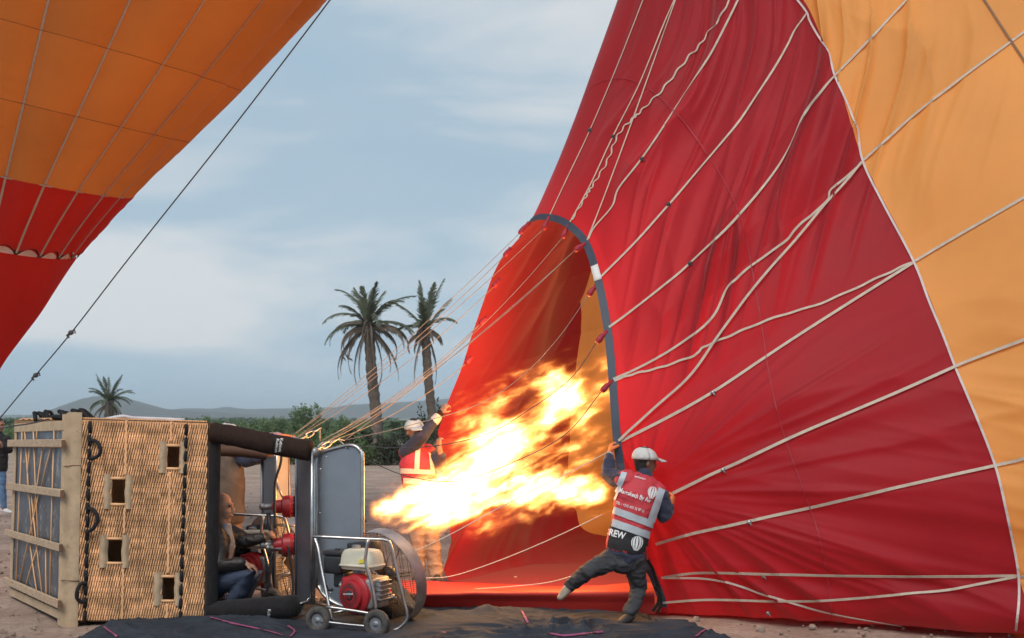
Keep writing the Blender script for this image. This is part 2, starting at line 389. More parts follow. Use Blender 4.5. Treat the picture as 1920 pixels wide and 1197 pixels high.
near = np.clip((40 - Y) / 25, 0, 1) * np.clip((Y - 5.5), 0, 1)
V[:, :, 2] = near * ((fbm(X * 1.7, Y * 1.7, 0, 4) - .5) * .055 - .022) + np.clip((Y - 60) / 400, 0, 1) * (fbm(X * .004, Y * .004, 3, 3) - .5) * 1.5
ni, nj = len(rows), len(cols)
idx = np.arange(ni * nj).reshape(ni, nj)
Fq = np.stack([idx[:-1, :-1], idx[:-1, 1:], idx[1:, 1:], idx[1:, :-1]], -1).reshape(-1, 4)
ground = tag(link('ground', np_mesh('ground', V, Fq), None, ground_mat()), 'bare brown earth of the launch field turning to green scrub', 'ground', kind='structure')

HILLM = mat('hill_scrub', (.10, .105, .10), .95, var=.35, scale=.006, spec=.05)
def hill(name, label, ctrl, Yd, depth):
    """ridge line traced as (px, py); falls away in front and behind"""
    xs = np.linspace(ctrl[0][0], ctrl[-1][0], 160); ys = np.interp(xs, [c[0] for c in ctrl], [c[1] for c in ctrl])
    k = np.ones(9) / 9; ys2 = np.convolve(np.pad(ys, 4, 'edge'), k, 'valid')
    prof = [(-1, 0), (-.75, .12), (-.5, .42), (-.25, .8), (0, 1), (.4, .7), (1, 0)]
    v = np.zeros((len(prof), len(xs), 3))
    for i, (d, h) in enumerate(prof):
        yy = Yd + d * depth
        X = (xs - 960) / FPX * Yd; top = (HOR - ys2) / FPX * Yd + EYE
        top = np.maximum(top, 0) + (fbm(X * .02, i * 3.1, 0, 4) - .5) * Yd * .004
        v[i, :, 0] = X + (vn(X * .004, i * 2.7) - .5) * depth * .5; v[i, :, 1] = yy + (vn(X * .005, i * 1.7) - .5) * depth * .3; v[i, :, 2] = top * h - 6 * (h == 0)
    a, b = v.shape[:2]; id_ = np.arange(a * b).reshape(a, b)
    fq = np.stack([id_[:-1, :-1], id_[:-1, 1:], id_[1:, 1:], id_[1:, :-1]], -1).reshape(-1, 4)
    return tag(link(name, np_mesh(name, v, fq), None, HILLM), label, 'hill', kind='structure')
hill('hill', 'rounded blue-grey hill behind the basket', [(100, 790), (180, 770), (220, 755), (262, 743), (300, 743), (340, 750), (390, 764), (470, 774), (560, 784), (640, 790)], 1900, 420)
hill('ridge', 'low blue ridge running along the horizon behind the palms', [(-200, 782), (0, 779), (120, 777), (200, 771), (400, 768), (520, 766), (545, 763), (600, 768), (680, 764), (740, 756), (790, 750), (850, 747), (960, 745), (1100, 755), (1500, 762), (2100, 775)], 2600, 380)

# ------------------------------------------------------------------ vegetation
def frond_mesh(name, elev, droop, length, seed, green=True, leaf=.42):
    rg = random.Random(seed); mb = MB(); n = 16; pts = []; p = Vector((0.05, 0, 0)); a = elev
    for i in range(n + 1):
        pts.append(p.copy()); p = p + Vector((math.cos(a), 0, math.sin(a))) * (length / n); a -= droop / n * (0.5 + 1.2 * i / n)
    mb.tube(pts, [.035 * (1 - i / n) + .008 for i in range(n + 1)], 4)
    for i in range(2, 34):
        f = i / 34; j = min(int(f * n), n - 1); q = pts[j].lerp(pts[j + 1], f * n - j); t = (pts[j + 1] - pts[j]).normalized()
        ll = leaf * (math.sin(math.pi * min(1, f * .85 + .13)) ** .7) * rg.uniform(.8, 1.15)
        for s in (-1, 1):
            side = Vector((0, s, 0)); up = t.cross(Vector((0, 1, 0))) * -1
            hang = .1 if green else -.7
            d = (t * rg.uniform(.75, 1.1) + side * rg.uniform(.5, .8) * (1 if green else .35) + up * rg.uniform(0.05, .4) * (1 if green else .2) + Vector((0, 0, hang - .25 * rg.random()))).normalized()
            w = t.cross(d).cross(d).normalized() * .028 if t.cross(d).length > 1e-4 else Vector((0, .03, 0))
            w = t * .034
            m_ = q + d * ll * .55 - Vector((0, 0, .02)); e_ = q + d * ll - Vector((0, 0, .07 * rg.random()))
            mb.add([q - w, q + w, m_ + w * .9, m_ - w * .9, e_], [(0, 1, 2, 3), (3, 2, 4)])
    return mb.mesh(name)
FR = {}
def fr(kind, elev, droop, length, seed):
    k = (kind, round(elev, 1), round(droop, 1), round(length, 1), seed % 3)
    if k not in FR:
        me = frond_mesh('frond', k[1], k[2], k[3], hash(k[1:]) % 999, kind == 'g'); me.materials.append(FROND if kind == 'g' else DEADF); FR[k] = me
    return FR[k]
def palm(label, trunk, r0, r1, spec, scale):
    """trunk: world points bottom to top; spec: (kind, n, elev range, droop range, length range)"""
    root = empty('palm_tree', trunk[0], label, 'palm tree', None); rg = random.Random(int(trunk[0].x * 100))
    pts = crom(trunk, 14); k = len(pts); mb = MB()
    mb.tube(pts, [(r0 + (r1 - r0) * i / k) * (1 + .09 * math.sin(i * 2.4) + rg.uniform(-.05, .05)) for i in range(k)], 12)
    top = trunk[-1]
    for i in range(60):                       # old leaf bases below the crown
        a = rg.uniform(0, 6.28); q = top - Vector((0, 0, rg.uniform(-.1, 1.0) * scale)); d = Vector((math.cos(a), math.sin(a), .8)).normalized()
        mb.tube([q, q + d * .34 * scale], [.05 * scale, .02 * scale], 4)
    mb.build('trunk', BARK, root)
    for kind, n, el, dr, ln in spec:
        for i in range(n):
            a = (i + rg.uniform(-.35, .35)) * 6.283 / n + rg.random() * .3
            o = bpy.data.objects.new('frond', fr(kind, rg.uniform(*el), rg.uniform(*dr), rg.uniform(*ln), rg.randrange(99)))
            COL.objects.link(o); o.parent = root; o.location = top - trunk[0] + Vector((0, 0, rg.uniform(-.2, .12) if kind == 'g' else rg.uniform(-.35, -.05))); o.rotation_euler = (rg.uniform(-.12, .12), rg.uniform(-.1, .1), a); o.scale = (scale,) * 3
    return root
palm('tall date palm with a full drooping crown, left of the leaning palm', [PG(706, 862), P(706, 790, 53), P(697, 700, 53), P(691, 605, 53)], .27, .23,
     [('g', 6, (1.2, 1.5), (.3, .7), (1.7, 2.1)), ('g', 7, (.75, 1.1), (.7, 1.2), (2.1, 2.6)), ('g', 8, (.15, .6), (1.0, 1.7), (2.2, 2.7)), ('d', 10, (-.1, .3), (1.9, 2.6), (2.4, 2.9)), ('d', 14, (-1.1, -.5), (.9, 1.4), (2.2, 3.0))], 1.0)
palm('thin-crowned date palm with upright fronds beside the red envelope', [PG(812, 864), P(812, 800, 53), P(803, 710, 53), P(797, 614, 53)], .22, .19,
     [('g', 5, (1.25, 1.5), (.1, .4), (2.0, 2.4)), ('g', 4, (.95, 1.2), (.4, .7), (1.6, 2.0)), ('g', 4, (.3, .7), (.9, 1.4), (1.3, 1.7)), ('d', 6, (-.1, .3), (1.5, 2.2), (1.1, 1.5)), ('d', 2, (-1.2, -1.0), (.6, .8), (2.2, 2.6))], 1.0)
palm('short date palm standing alone behind the basket', [PG(204, 826), P(205, 790, 98), P(205, 752, 98)], .42, .36,
     [('g', 7, (1.1, 1.5), (.3, .6), (2.0, 2.5)), ('g', 9, (.5, .9), (.9, 1.3), (2.1, 2.5)), ('g', 8, (.1, .4), (1.1, 1.6), (1.9, 2.3)), ('d', 12, (-1.0, -.4), (1.0, 1.6), (1.8, 2.4))], 1.0)

def shrub_mesh(seed, leafm, stems, spread, tall):
    rg = random.Random(seed); mb = MB()
    for s in range(stems):
        a = rg.uniform(0, 6.28); l = rg.uniform(.55, 1.0) * tall; b = Vector((rg.gauss(0, .25), rg.gauss(0, .25), 0)) * spread
        lean = Vector((math.cos(a), math.sin(a), 0)) * rg.uniform(.1, .9) * spread * .6
        pts = [b + lean * t ** 1.4 + Vector((0, 0, l * t)) + Vector((rg.gauss(0, .03), rg.gauss(0, .03), 0)) for t in (0, .25, .5, .75, 1)]
        mb.tube(pts, [.022, .018, .014, .01, .004], 4, m=1)
        for k in range(95):
            t = rg.random() ** .8; j = min(int(t * 4), 3); q = pts[j].lerp(pts[j + 1], t * 4 - j)
            q = q + Vector((rg.gauss(0, 1), rg.gauss(0, 1), rg.gauss(0, .8))) * (.26 * (1.15 - t)) * min(1, spread)
            if q.z < .02: q.z = rg.uniform(.02, .25)
            d = Vector((rg.gauss(0, 1), rg.gauss(0, 1), rg.gauss(.5, .8))).normalized(); w = d.orthogonal().normalized(); w.rotate(Matrix.Rotation(rg.uniform(0, 6.28), 3, d))
            L_, W_ = rg.uniform(.07, .16), rg.uniform(.025, .05)
            mb.add([q, q + d * L_ * .5 + w * W_, q + d * L_, q + d * L_ * .5 - w * W_], [(0, 1, 2, 3)])
    me = mb.mesh('foliage'); me.materials.append(leafm); me.materials.append(TWIG); return me
SH = [shrub_mesh(11, LEAFA, 20, 1.0, 1.5), shrub_mesh(12, LEAFA, 24, 1.3, 1.25), shrub_mesh(13, LEAFB, 26, 1.3, 1.5), shrub_mesh(14, LEAFB, 18, .9, 1.3), shrub_mesh(15, LEAFA, 16, .8, 2.3)]
def shrub(px, base, k, sc, label, group=None):
    root = empty('shrub', PG(px, base), label, 'shrub', group)
    o = bpy.data.objects.new('foliage', SH[k]); COL.objects.link(o); o.parent = root; o.scale = sc if isinstance(sc, tuple) else (sc,) * 3; o.rotation_euler = (0, 0, random.uniform(0, 6.28))
    return root
shrub(388, 858, 4, (1.0, 1.0, .92), 'tallest feathery green shrub, spiking above the basket rim')
shrub(352, 862, 0, (1.1, 1.1, 1.05), 'bushy green shrub just behind the padded basket rim')
shrub(800, 862, 2, (1.0, 1.0, 1.25), 'big dark bush at the foot of the leaning palm')
shrub(842, 858, 2, (1.2, 1.2, 1.75), 'tall dark bush against the edge of the red envelope')
shrub(770, 868, 3, (1.4, 1.2, 1.1), 'dark bush behind the capped crewman raising his arm')
shrub(728, 872, 2, (.9, .9, .85), 'dark bush right of the full-crowned palm trunk')
shrub(668, 872, 3, (1.5, 1.3, 1.05), 'dark bush left of the full-crowned palm trunk')
shrub(640, 866, 2, (.8, .9, .9), 'dark bush above the tall heat shield')
for i in range(26):
    px = 318 + i * 14.5 + random.uniform(-9, 9)
    shrub(px, random.uniform(852, 874), random.choice([0, 0, 1, 4]), random.uniform(.75, 1.2), 'leafy green scrub bush in the hedge behind the basket and burner', 'green scrub bushes in the hedge')
for i in range(9):
    shrub(random.uniform(560, 760), random.uniform(828, 840), random.choice([0, 1]), random.uniform(.6, .9), 'small green scrub bush far behind the palm trunks', 'far scrub bushes behind the palms')
for i in range(6):
    shrub(-30 + i * 22, random.uniform(822, 846), random.choice([0, 1]), random.uniform(.7, 1.0), 'green scrub bush beyond the field behind the dark-jacketed passer-by', 'scrub bushes behind the passer-by')
# far scrub that reads as one mass
mb = MB(); rg = random.Random(5)
for i in range(4200):
    Yd = 110 * math.exp(rg.random() * 2.2); X = rg.uniform(-.55, .15) * Yd; r = rg.uniform(.5, 1.3) * (1 + Yd / 700)
    if vn(np.float64(X * .02), np.float64(Yd * .012)) < .45: continue
    for k in range(7):
        c = Vector((X + rg.gauss(0, .6) * r, Yd + rg.gauss(0, .5) * r, rg.uniform(.1, .8) * r)); d = Vector((rg.gauss(0, 1), rg.gauss(0, 1), rg.gauss(0, 1))).normalized(); w = d.orthogonal().normalized(); u = d.cross(w)
        s = rg.uniform(.3, .7) * r
        mb.add([c - w * s, c + u * s * .6, c + w * s, c - u * s * .6], [(0, 1, 2, 3)])
tag(mb.build('far_scrub', mat('far_leaves', (.065, .10, .045), .8, var=.4, scale=.05), smooth=False), 'distant low scrub dotting the green plain', 'scrub', kind='stuff')
# stones and clods
mb = MB(); rg = random.Random(9)
for i in range(2600):
    Yd = 9.5 + 30 * rg.random() ** 1.6; X = rg.uniform(-.5, .45) * Yd; s = rg.choice([.008, .010, .012, .015, .018, .03]) * rg.uniform(.7, 1.4)
    r = Matrix.Rotation(rg.uniform(0, 3), 3, 'Z') @ Matrix.Rotation(rg.uniform(0, 3), 3, 'X')
    mb.ell((X, Yd, s * .2 - .01), (s * rg.uniform(.7, 1.5), s * rg.uniform(.7, 1.2), s * rg.uniform(.5, .9)), r, 6, 4)
tag(mb.build('scattered_stones', STONE, smooth=False), 'small stones and clods scattered over the bare earth', 'stones', kind='stuff')

# ------------------------------------------------------------------ the inflated amber balloon (fitted from its seams)
LBC = np.array([-7.109, 16.0, 4.2366]); LBA = np.array([.2371, -.1676, .9569]); LBA /= np.linalg.norm(LBA)
e1 = np.cross([0, 1, 0], LBA); e1 /= np.linalg.norm(e1); e2 = np.cross(LBA, e1)
if e2[1] > 0: e2 = -e2
LS = np.array([-2.6, -1.6, -.8, 0, .9563, 1.8643, 2.6931, 3.7, 5.2, 7.2, 9.5, 11.5, 12.8, 13.5, 13.8]); LR = np.array([.22, .57, .93, 1.2235, 1.7261, 2.2912, 2.8073, 3.40, 4.15, 4.7, 4.7, 3.9, 2.6, 1.3, .05])
def smooth_interp(x, xs, ys):
    i = np.clip(np.searchsorted(xs, x) - 1, 0, len(xs) - 2); d = np.gradient(ys, xs); h = xs[i + 1] - xs[i]; t = (x - xs[i]) / h
    return (2 * t**3 - 3 * t**2 + 1) * ys[i] + (t**3 - 2 * t**2 + t) * h * d[i] + (-2 * t**3 + 3 * t**2) * ys[i + 1] + (t**3 - t**2) * h * d[i + 1]
LT1, LDT = .5309, 2 * math.pi / 24
def LBP(s, th, extra=0.0):
    s, th = np.broadcast_arrays(np.asarray(s, float), np.asarray(th, float))
    r = smooth_interp(s, LS, LR) + extra
    return LBC + s[..., None] * LBA + r[..., None] * (np.sin(th)[..., None] * e1 + np.cos(th)[..., None] * e2)
lb = empty('hot_air_balloon', tuple(LBC), 'inflated amber balloon with red throat, looming behind the basket', 'balloon')
bands = [(0, .9563, LRED, 10), (.9563, 1.8643, LORANGE, 10), (1.8643, 2.6931, LORANGE, 10), (2.6931, 3.7, LORANGE, 10), (3.7, 5.2, LORANGE, 12), (5.2, 13.8, LORANGE, 26)]
def lb_bulge(s, f, th):
    sc = smooth_interp(s, LS, LR)
    wr = (fbm(s * 1.2, th * 9, 0, 3) - .5) * .05 + (vn(s * 14, th * 4) - .5) * .018 * (vn(s * .9, th * 3.1) > .45) * np.clip(s * 3, 0, 1)
    return sc * .045 * np.sin(np.pi * f) + wr * np.sin(np.pi * f) ** .6
for k in range(24):
    th0 = LT1 + (k - 12) * LDT
    for s0, s1, mm, ns in bands:
        s, f = np.meshgrid(np.linspace(s0, s1, ns * (4 if s1 < 5.3 else 1) + 1), np.linspace(0, 1, 13), indexing='ij'); th = th0 + f * LDT
        if s0 == 0: s = s + .11 * np.sin(np.pi * f) * (1 - s / s1)
        Pn = LBP(s, th, lb_bulge(s, f, th)); a, b = s.shape; id_ = np.arange(a * b).reshape(a, b)
        link('fabric_panel', np_mesh('fabric_panel', Pn, np.stack([id_[:-1, :-1], id_[:-1, 1:], id_[1:, 1:], id_[1:, :-1]], -1).reshape(-1, 4)), lb, mm)
    ss = np.linspace(0.0, 8, 60); Q = LBP(ss, th0, .012); mb = MB(); nv = LBP(ss, th0, 1.0) - LBP(ss, th0)
    mb.ribbon([Vector(q) for q in Q], [Vector(n) for n in nv], .028, .004); mb.build('load_tape', GTAPE, lb, smooth=False)
    f = np.linspace(0, 1, 11); Q = LBP(.11 * np.sin(np.pi * f), th0 + f * LDT, .012); mb = MB()
    mb.ribbon([Vector(q) for q in Q], [Vector(n) for n in (LBP(np.zeros(11), th0 + f * LDT, 1.) - LBP(np.zeros(11), th0 + f * LDT))], .03, .006); mb.build('mouth_trim', BLACKROPE, lb)
for k in range(24):
    th0 = LT1 + (k - 12) * LDT; f = np.linspace(.06, .94, 11); lo_, hi_ = LBP(np.full(11, -.012), th0 + f * LDT, -.012), LBP(.075 * np.sin(np.pi * f), th0 + f * LDT, -.012)
    mb = MB(); mb.grid([[Vector(q) for q in lo_], [Vector(q) for q in hi_]]); mb.build('white_scallop', mat('white_crescent', (.85, .85, .85), .8, transl=.5), lb)  # plain white crescent added behind each gap at the mouth
mb = MB(); Q = LBP(np.full(121, .9563), np.linspace(0, 2 * math.pi, 121), .03); mb.tube([Vector(q) for q in Q], .012, 5); mb.build('seam_tape', GTAPE, lb)
for s0 in (1.8643, 2.6931):
    mb = MB(); th = np.linspace(0, 2 * math.pi, 241); f = ((th - LT1) / LDT) % 1; Q = LBP(np.full(241, s0), th, lb_bulge(np.full(241, s0), f, th) + .002); mb.tube([Vector(q) for q in Q], .0045, 4); mb.build('stitched_seam', mat('dark_stitch', (.36, .14, .035), .8), lb)
s, th = np.meshgrid(np.linspace(-2.6, -.015, 40), np.linspace(0, 2 * math.pi, 145), indexing='ij')
Pn = LBP(s, th, (fbm(s * .8, np.sin(th) * 2, np.cos(th) * 2, 3) - .5) * .10 - .01); a, b = s.shape; id_ = np.arange(a * b).reshape(a, b)
link('skirt', np_mesh('skirt', Pn, np.stack([id_[:-1, :-1], id_[:-1, 1:], id_[1:, 1:], id_[1:, :-1]], -1).reshape(-1, 4)), lb, LRED)

# taut crown line of that balloon
tp = [P(668, -70, 11.6), P(625, -8, 11.8), P(440, 235, 12.6), P(240, 487, 13.5), P(137, 620, 14.0), P(66, 705, 14.4), P(-5, 790, 14.8), P(-60, 850, 15.2)]
rope = empty('tether_rope', tp[-1], 'thin dark rope running diagonally up past the amber balloon', 'rope')
mb = MB(); mb.tube(crom(tp, 6), .0075, 6); mb.build('line', DCABLE, rope)
for px, py, Yd in ((133, 624, 14.0), (67, 704, 14.4)):
    mb = MB(); c = P(px, py, Yd); mb.ell(c, (.035, .03, .03), None, 8, 6); mb.tube([c, c + Vector((-.05, 0, -.035)), c + Vector((-.02, 0, -.06))], .012, 5); mb.tube([c, c + Vector((.045, 0, .03)), c + Vector((.05, 0, -.01))], .010, 5)
    mb.build('knot', DCABLE, rope)
mb = MB(); mb.tube(crom([P(-10, 806, 10.35), P(20, 800, 10.35), P(60, 794, 10.35), P(84, 788, 10.35), P(92, 786, 10.6)], 5), .007, 5)
tag(mb.build('guy_line', DCABLE), 'short dark line lying over the upper corner of the basket floor', 'rope')

# ------------------------------------------------------------------ the red envelope lying open on its side
G = [ # per load tape: mouth, middle, colour change, beyond
 ((1232,1152,11.05),(1560,1168,10.60),(1905,1194,10.05),(2250,1222,9.65)),
 ((1231,1085,11.00),(1545,1077,10.25),(1910,1079,9.80),(2270,1082,9.30)),
 ((1192,1012,10.90),(1510,955,10.20),(1866,873,9.80),(2230,790,9.30)),
 ((1170,925,10.78),(1500,815,10.30),(1791,690,10.10),(2150,540,9.70)),
 ((1156,832,10.75),(1437,668,10.55),(1714,492,10.55),(2090,268,10.20)),
 ((1147,716,10.90),(1402,512,10.95),(1619,304,11.10),(1990,10,10.90)),
 ((1138,622,11.10),(1372,418,11.25),(1566,142,11.65),(1825,-115,11.7)),
 ((1120,528,11.35),(1338,288,11.70),(1516,28,12.25),(1700,-250,12.6)),
 ((1098,460,11.70),(1270,215,12.15),(1425,-75,12.90),(1560,-350,13.5)),
 ((1064,424,12.00),(1200,172,12.60),(1330,-160,13.5),(1420,-450,14.4)),
 ((1030,411,12.35),(1145,150,13.10),(1245,-200,14.1),(1300,-500,15.3)),
 ((1000,414,12.70),(1098,172,13.60),(1210,-150,14.8),(1262,-450,16.2)),
 ((980,440,12.90),(1135,235,14.10),(1245,-50,15.7),(1345,-250,17.3)),
 ((956,480,13.05),(1095,350,14.60),(1190,160,16.5),(1400,0,18.4)),
 ((931,536,13.15),(1060,455,14.90),(1142,360,17.0),(1420,250,19.2)),
 ((906,605,13.20),(1035,565,15.00),(1112,505,17.2),(1420,420,19.6)),
 ((878,682,13.20),(1010,670,15.00),(1092,625,17.3),(1420,560,19.8)),
 ((844,765,13.20),(985,775,14.90),(1085,730,17.2),(1420,690,19.6)),
 ((832,835,13.20),(968,850,14.80),(1075,830,17.0),(1420,790,19.2)),
 ((838,930,13.20),(970,920,14.50),(1072,900,16.6),(1420,860,18.4)),
 ((847,1012,13.20),(962,985,14.20),(1082,955,16.2),(1420,930,17.6)),
 ((850,1092,13.10),(985,1055,14.40),(1125,1000,16.0),(1500,980,16.6)),
 ((960,1105,12.60),(1150,1070,14.00),(1350,1030,15.2),(1700,1020,15.2)),
 ((1100,1128,11.75),(1350,1095,12.9),(1640,1090,13.2),(2000,1090,12.9))]
NG = 24
GP = np.array([[tuple(P(*q)) for q in g] for g in G])            # 24 x 4 x 3
cen = GP[:, 3].mean(0); axis = cen - GP[:, 0].mean(0); axis /= np.linalg.norm(axis)
far1 = cen + (GP[:, 3] - cen) * 1.0 + axis * 3.5; far2 = cen + axis * 7 + (GP[:, 3] - cen) * .55; far3 = cen + axis * 8.5 + (GP[:, 3] - cen) * .02
GP = np.concatenate([GP, far1[:, None], far2[:, None], far3[:, None]], 1)
GP[:, :, 2] = np.maximum(GP[:, :, 2], .015)
VK = np.array([0, .5, 1, 2, 3, 4, 5.])
def cr_w(t):
    return np.stack([-.5 * t + t * t - .5 * t**3, 1 - 2.5 * t * t + 1.5 * t**3, .5 * t + 2 * t * t - 1.5 * t**3, -.5 * t * t + .5 * t**3], -1)
def env(u, v):
    """u in gores (0..24), v along the envelope: numpy arrays of one shape -> points"""
    u = np.asarray(u, float) % NG; v = np.asarray(v, float)
    iu = np.floor(u).astype(int) % NG; fu = u - np.floor(u)
    iv = np.clip(np.searchsorted(VK, v, 'right') - 1, 0, len(VK) - 2); fv = (v - VK[iv]) / (VK[iv + 1] - VK[iv])
    wu, wv = cr_w(fu), cr_w(fv); r = 0
    for a in range(4):
        gi = (iu + a - 1) % NG
        for b in range(4):
            k = iv + b - 1
            lo = GP[gi, 0] * 2 - GP[gi, 1]; hi = GP[gi, -1] * 2 - GP[gi, -2]
            q = np.where((k < 0)[..., None], lo, np.where((k > len(VK) - 1)[..., None], hi, GP[gi, np.clip(k, 0, len(VK) - 1)]))
            r = r + (wu[..., a] * wv[..., b])[..., None] * q
    return r
HANDR = np.array(P(1258, 928, 10.7))
def fold(p, u, v):
    x, z, y = p[..., 0], p[..., 2], p[..., 1]
    q = x * .92 - z * .42 + y * .25; l = x * .42 + z * .92                     # across / along the hanging folds
    w = (vn(l * .5, q * .6) - .5) * .9
    rid = lambda a, b, c, k: (1 - np.abs(2 * vn(a, b, c) - 1)) ** k
    f1 = rid((q + w) * 2.6, l * .22, 1.7, 4) * .055 + rid((q + w * .7) * 6.0, l * .35, 9.1, 4) * .030 + rid((q + w * .5) * 13, l * .5, 5.1, 3) * .011
    m1 = np.clip((u - 4.15) / 1.2, 0, 1) * np.clip((9.6 - u) / 1.6, 0, 1) * np.clip(v * 4.5 - .2, 0, 1) * np.clip((1.9 - v) / .7, 0.25, 1)
    m1 = m1 * (.30 + .95 * vn(q * .55 + 3.3, l * .25))
    dx, dz = x - HANDR[0], z - HANDR[2]; an = np.arctan2(dz, dx + .25); rr = np.hypot(dx, dz)
    f2 = rid(an * 6 + rr * .35, rr * .4, 4.4, 4) * .06 + rid(an * 15 + rr * .3, rr * .6, 2.4, 4) * .028
    m2 = np.clip((4.2 - u), 0, 1) * np.clip(u + .3, 0, 1) * np.clip(rr * .9 - .12, 0, 1) * np.exp(-rr / 3.4)
    f3 = rid(z * 4.5 + x * .9, x * .4, 2.2, 4) * .035 + rid(z * 11 + x * 1.8, x * .6, 7.2, 3) * .014
    m3 = np.clip((3.4 - u), 0, 1) * np.clip(u + .5, 0, 1) * (.35 + .65 * np.clip((v - .95) * 4, 0, 1))
    qi, li = x * .80 - z * .50 + y * .15, x * .5 + z * .8; hang = (1 - np.abs(2 * vn(qi * 2.6, li * .3, 6.) - 1)) ** 2 * .07 + (1 - np.abs(2 * vn(qi * 9, li * .5, 3.) - 1)) ** 2 * .018
    m4 = np.clip((u - 12.2), 0, 1) * np.clip((22 - u), 0, 1)
    fine = (vn((q + w) * 24, l * .9, 3.3) - .5) * .010 * np.clip((u - 3.6), 0, 1) * np.clip((10.5 - u) / 1.5, 0, 1) * vn(q * 1.3, l * .7, 8.) 
    return m1 * f1 * 3.3 + fine * 1.6 + m2 * f2 * 1.9 + m3 * f3 * 1.3 + m4 * hang
def env_full(u, v, off=0.0):
    p = env(u, v); e = 2e-3
    n = np.cross(env(u + e, v) - p, env(u, v + e) - p); n /= np.maximum(np.linalg.norm(n, axis=-1, keepdims=True), 1e-9)
    c = env(u * 0 + 0, v) * 0 + (GP[:, 0].mean(0) + axis * 3); s = np.sign(((p - c) * n).sum(-1, keepdims=True)); n = n * np.where(s == 0, 1, s)
    fu = u - np.floor(u); bul = np.sin(np.pi * fu) * .03 * np.clip(v * 1.5, 0, 1)
    d = fold(p, u % NG, v) * np.clip(1.0, 0, 1) + bul
    q = p + n * (d + off)[..., None]; q[..., 2] = np.maximum(q[..., 2], .012)
    return q, n
rb = empty('balloon_envelope', tuple(P(1232, 1152, 11.05)), 'half-inflated red and orange balloon envelope lying open beside the flame', 'balloon')
near_panels = []
for k in range(NG):
    for v0, v1, mm, nvv in ((0, 1, RED, 190), (1, 2, ORANGE, 130), (2, 5, ORANGE, 40)):
        vis = k <= 10 or k == 23
        if not vis: nvv = nvv // 2
        u, v = np.meshgrid(np.linspace(k, k + 1, 41 if vis and v0 < 2 else 15), np.linspace(v0, v1, nvv + 1), indexing='ij')
        q, n = env_full(np.where(u >= k + 1 - 1e-9, k + 1 - 1e-7, u), v); a, b = u.shape; id_ = np.arange(a * b).reshape(a, b)
        o = link('fabric_panel', np_mesh('fabric_panel', q, np.stack([id_[:-1, :-1], id_[:-1, 1:], id_[1:, 1:], id_[1:, :-1]], -1).reshape(-1, 4)), rb, mm)
        if vis and v0 < 2: near_panels.append(o)
ENV = bvh_of(near_panels)

def strap(pix, w=.034, material=TAPE, name='load_tape', wave=0.0, off=.012, sub=10, seed=0):
    """webbing that lies on the outside of the envelope, sampled along a traced line"""
    pts, nr = [], []; c = crom([Vector((a, b, 0)) for a, b in pix], sub); rg = random.Random(seed)
    for i, q in enumerate(c):
        dx = dy = 0
        if wave:
            t = (c[min(i + 1, len(c) - 1)] - c[max(i - 1, 0)]).normalized(); ph = i * 1.15 + rg.uniform(-.2, .2); a = wave * math.sin(ph) * min(1, i / 4); dx, dy = -t.y * a, t.x * a
        h, n = onto(ENV, q.x + dx, q.y + dy, off)
        if h is None: continue
        if pts and (h - pts[-1]).length > .6: continue
        pts.append(h); nr.append(n)
    if len(pts) < 3: return
    # pull the webbing taut over the small folds, then keep it clear of the cloth
    for _ in range(2 if wave else 7):
        pts = [pts[0]] + [(pts[i - 1] + pts[i] * 2 + pts[i + 1]) / 4 for i in range(1, len(pts) - 1)] + [pts[-1]]
        nr = [nr[0]] + [(nr[i - 1] + nr[i] + nr[i + 1]).normalized() for i in range(1, len(nr) - 1)] + [nr[-1]]
    for i, p in enumerate(pts):
        d = (p - EYEV).normalized(); h, n, _, t = ENV.ray_cast(EYEV, d)
        if h is not None and t < (p - EYEV).length + .008: pts[i] = EYEV + d * (t - .014)
    w *= .64; mb = MB(); mb.ribbon(pts, nr, w, .003); mb.build(name, material, rb, smooth=False)
strap([(1033, 404), (1065, 335), (1108, 245), (1165, 110), (1215, -20)], .026)
strap([(1070, 418), (1110, 345), (1150, 258), (1200, 160), (1240, 60), (1275, -20)], .026)
strap([(1074, 414), (1100, 370), (1112, 350), (1140, 305), (1160, 255), (1190, 222), (1198, 215), (1240, 172), (1290, 110), (1330, 62), (1376, -12)], .028, wave=4, sub=12, seed=3)
strap([(1102, 452), (1140, 355), (1195, 205), (1240, 80), (1275, -20)], .024)
strap([(1104, 450), (1115, 428), (1150, 388), (1160, 355), (1205, 298), (1270, 200), (1330, 105), (1392, -15)], .032)
strap([(1123, 525), (1190, 458), (1255, 385), (1345, 280), (1400, 210), (1470, 100), (1490, 60), (1515, 25)], .036)
strap([(1142, 615), (1180, 588), (1235, 545), (1295, 495), (1390, 400), (1470, 300), (1509, 212), (1530, 182), (1566, 144), (1636, 70), (1712, -10)], .037)
strap([(1150, 712), (1200, 690), (1270, 650), (1335, 598), (1362, 545), (1385, 518), (1420, 492), (1470, 455), (1490, 430), (1520, 405), (1555, 375), (1560, 355), (1617, 308)], .034)
strap([(1620, 302), (1705, 225), (1800, 150), (1930, 55)], .038)
strap([(1152, 715), (1190, 702), (1240, 690), (1300, 668), (1320, 652), (1370, 630), (1450, 597), (1540, 570), (1640, 525), (1712, 492)], .032, wave=1.5, sub=8, seed=5)
strap([(1160, 828), (1230, 765), (1300, 700), (1380, 585), (1500, 440), (1617, 308)], .034, off=.035)
strap([(1160, 830), (1250, 785), (1340, 735), (1440, 668), (1560, 590), (1713, 494)], .042)
strap([(1716, 491), (1810, 435), (1930, 366)], .040)
strap([(1262, 925), (1350, 883), (1500, 815), (1650, 752), (1790, 690), (1860, 662), (1930, 634)], .042, off=.02)
strap([(1230, 1020), (1300, 1000), (1405, 978), (1560, 942), (1700, 910), (1866, 874), (1930, 857)], .040)
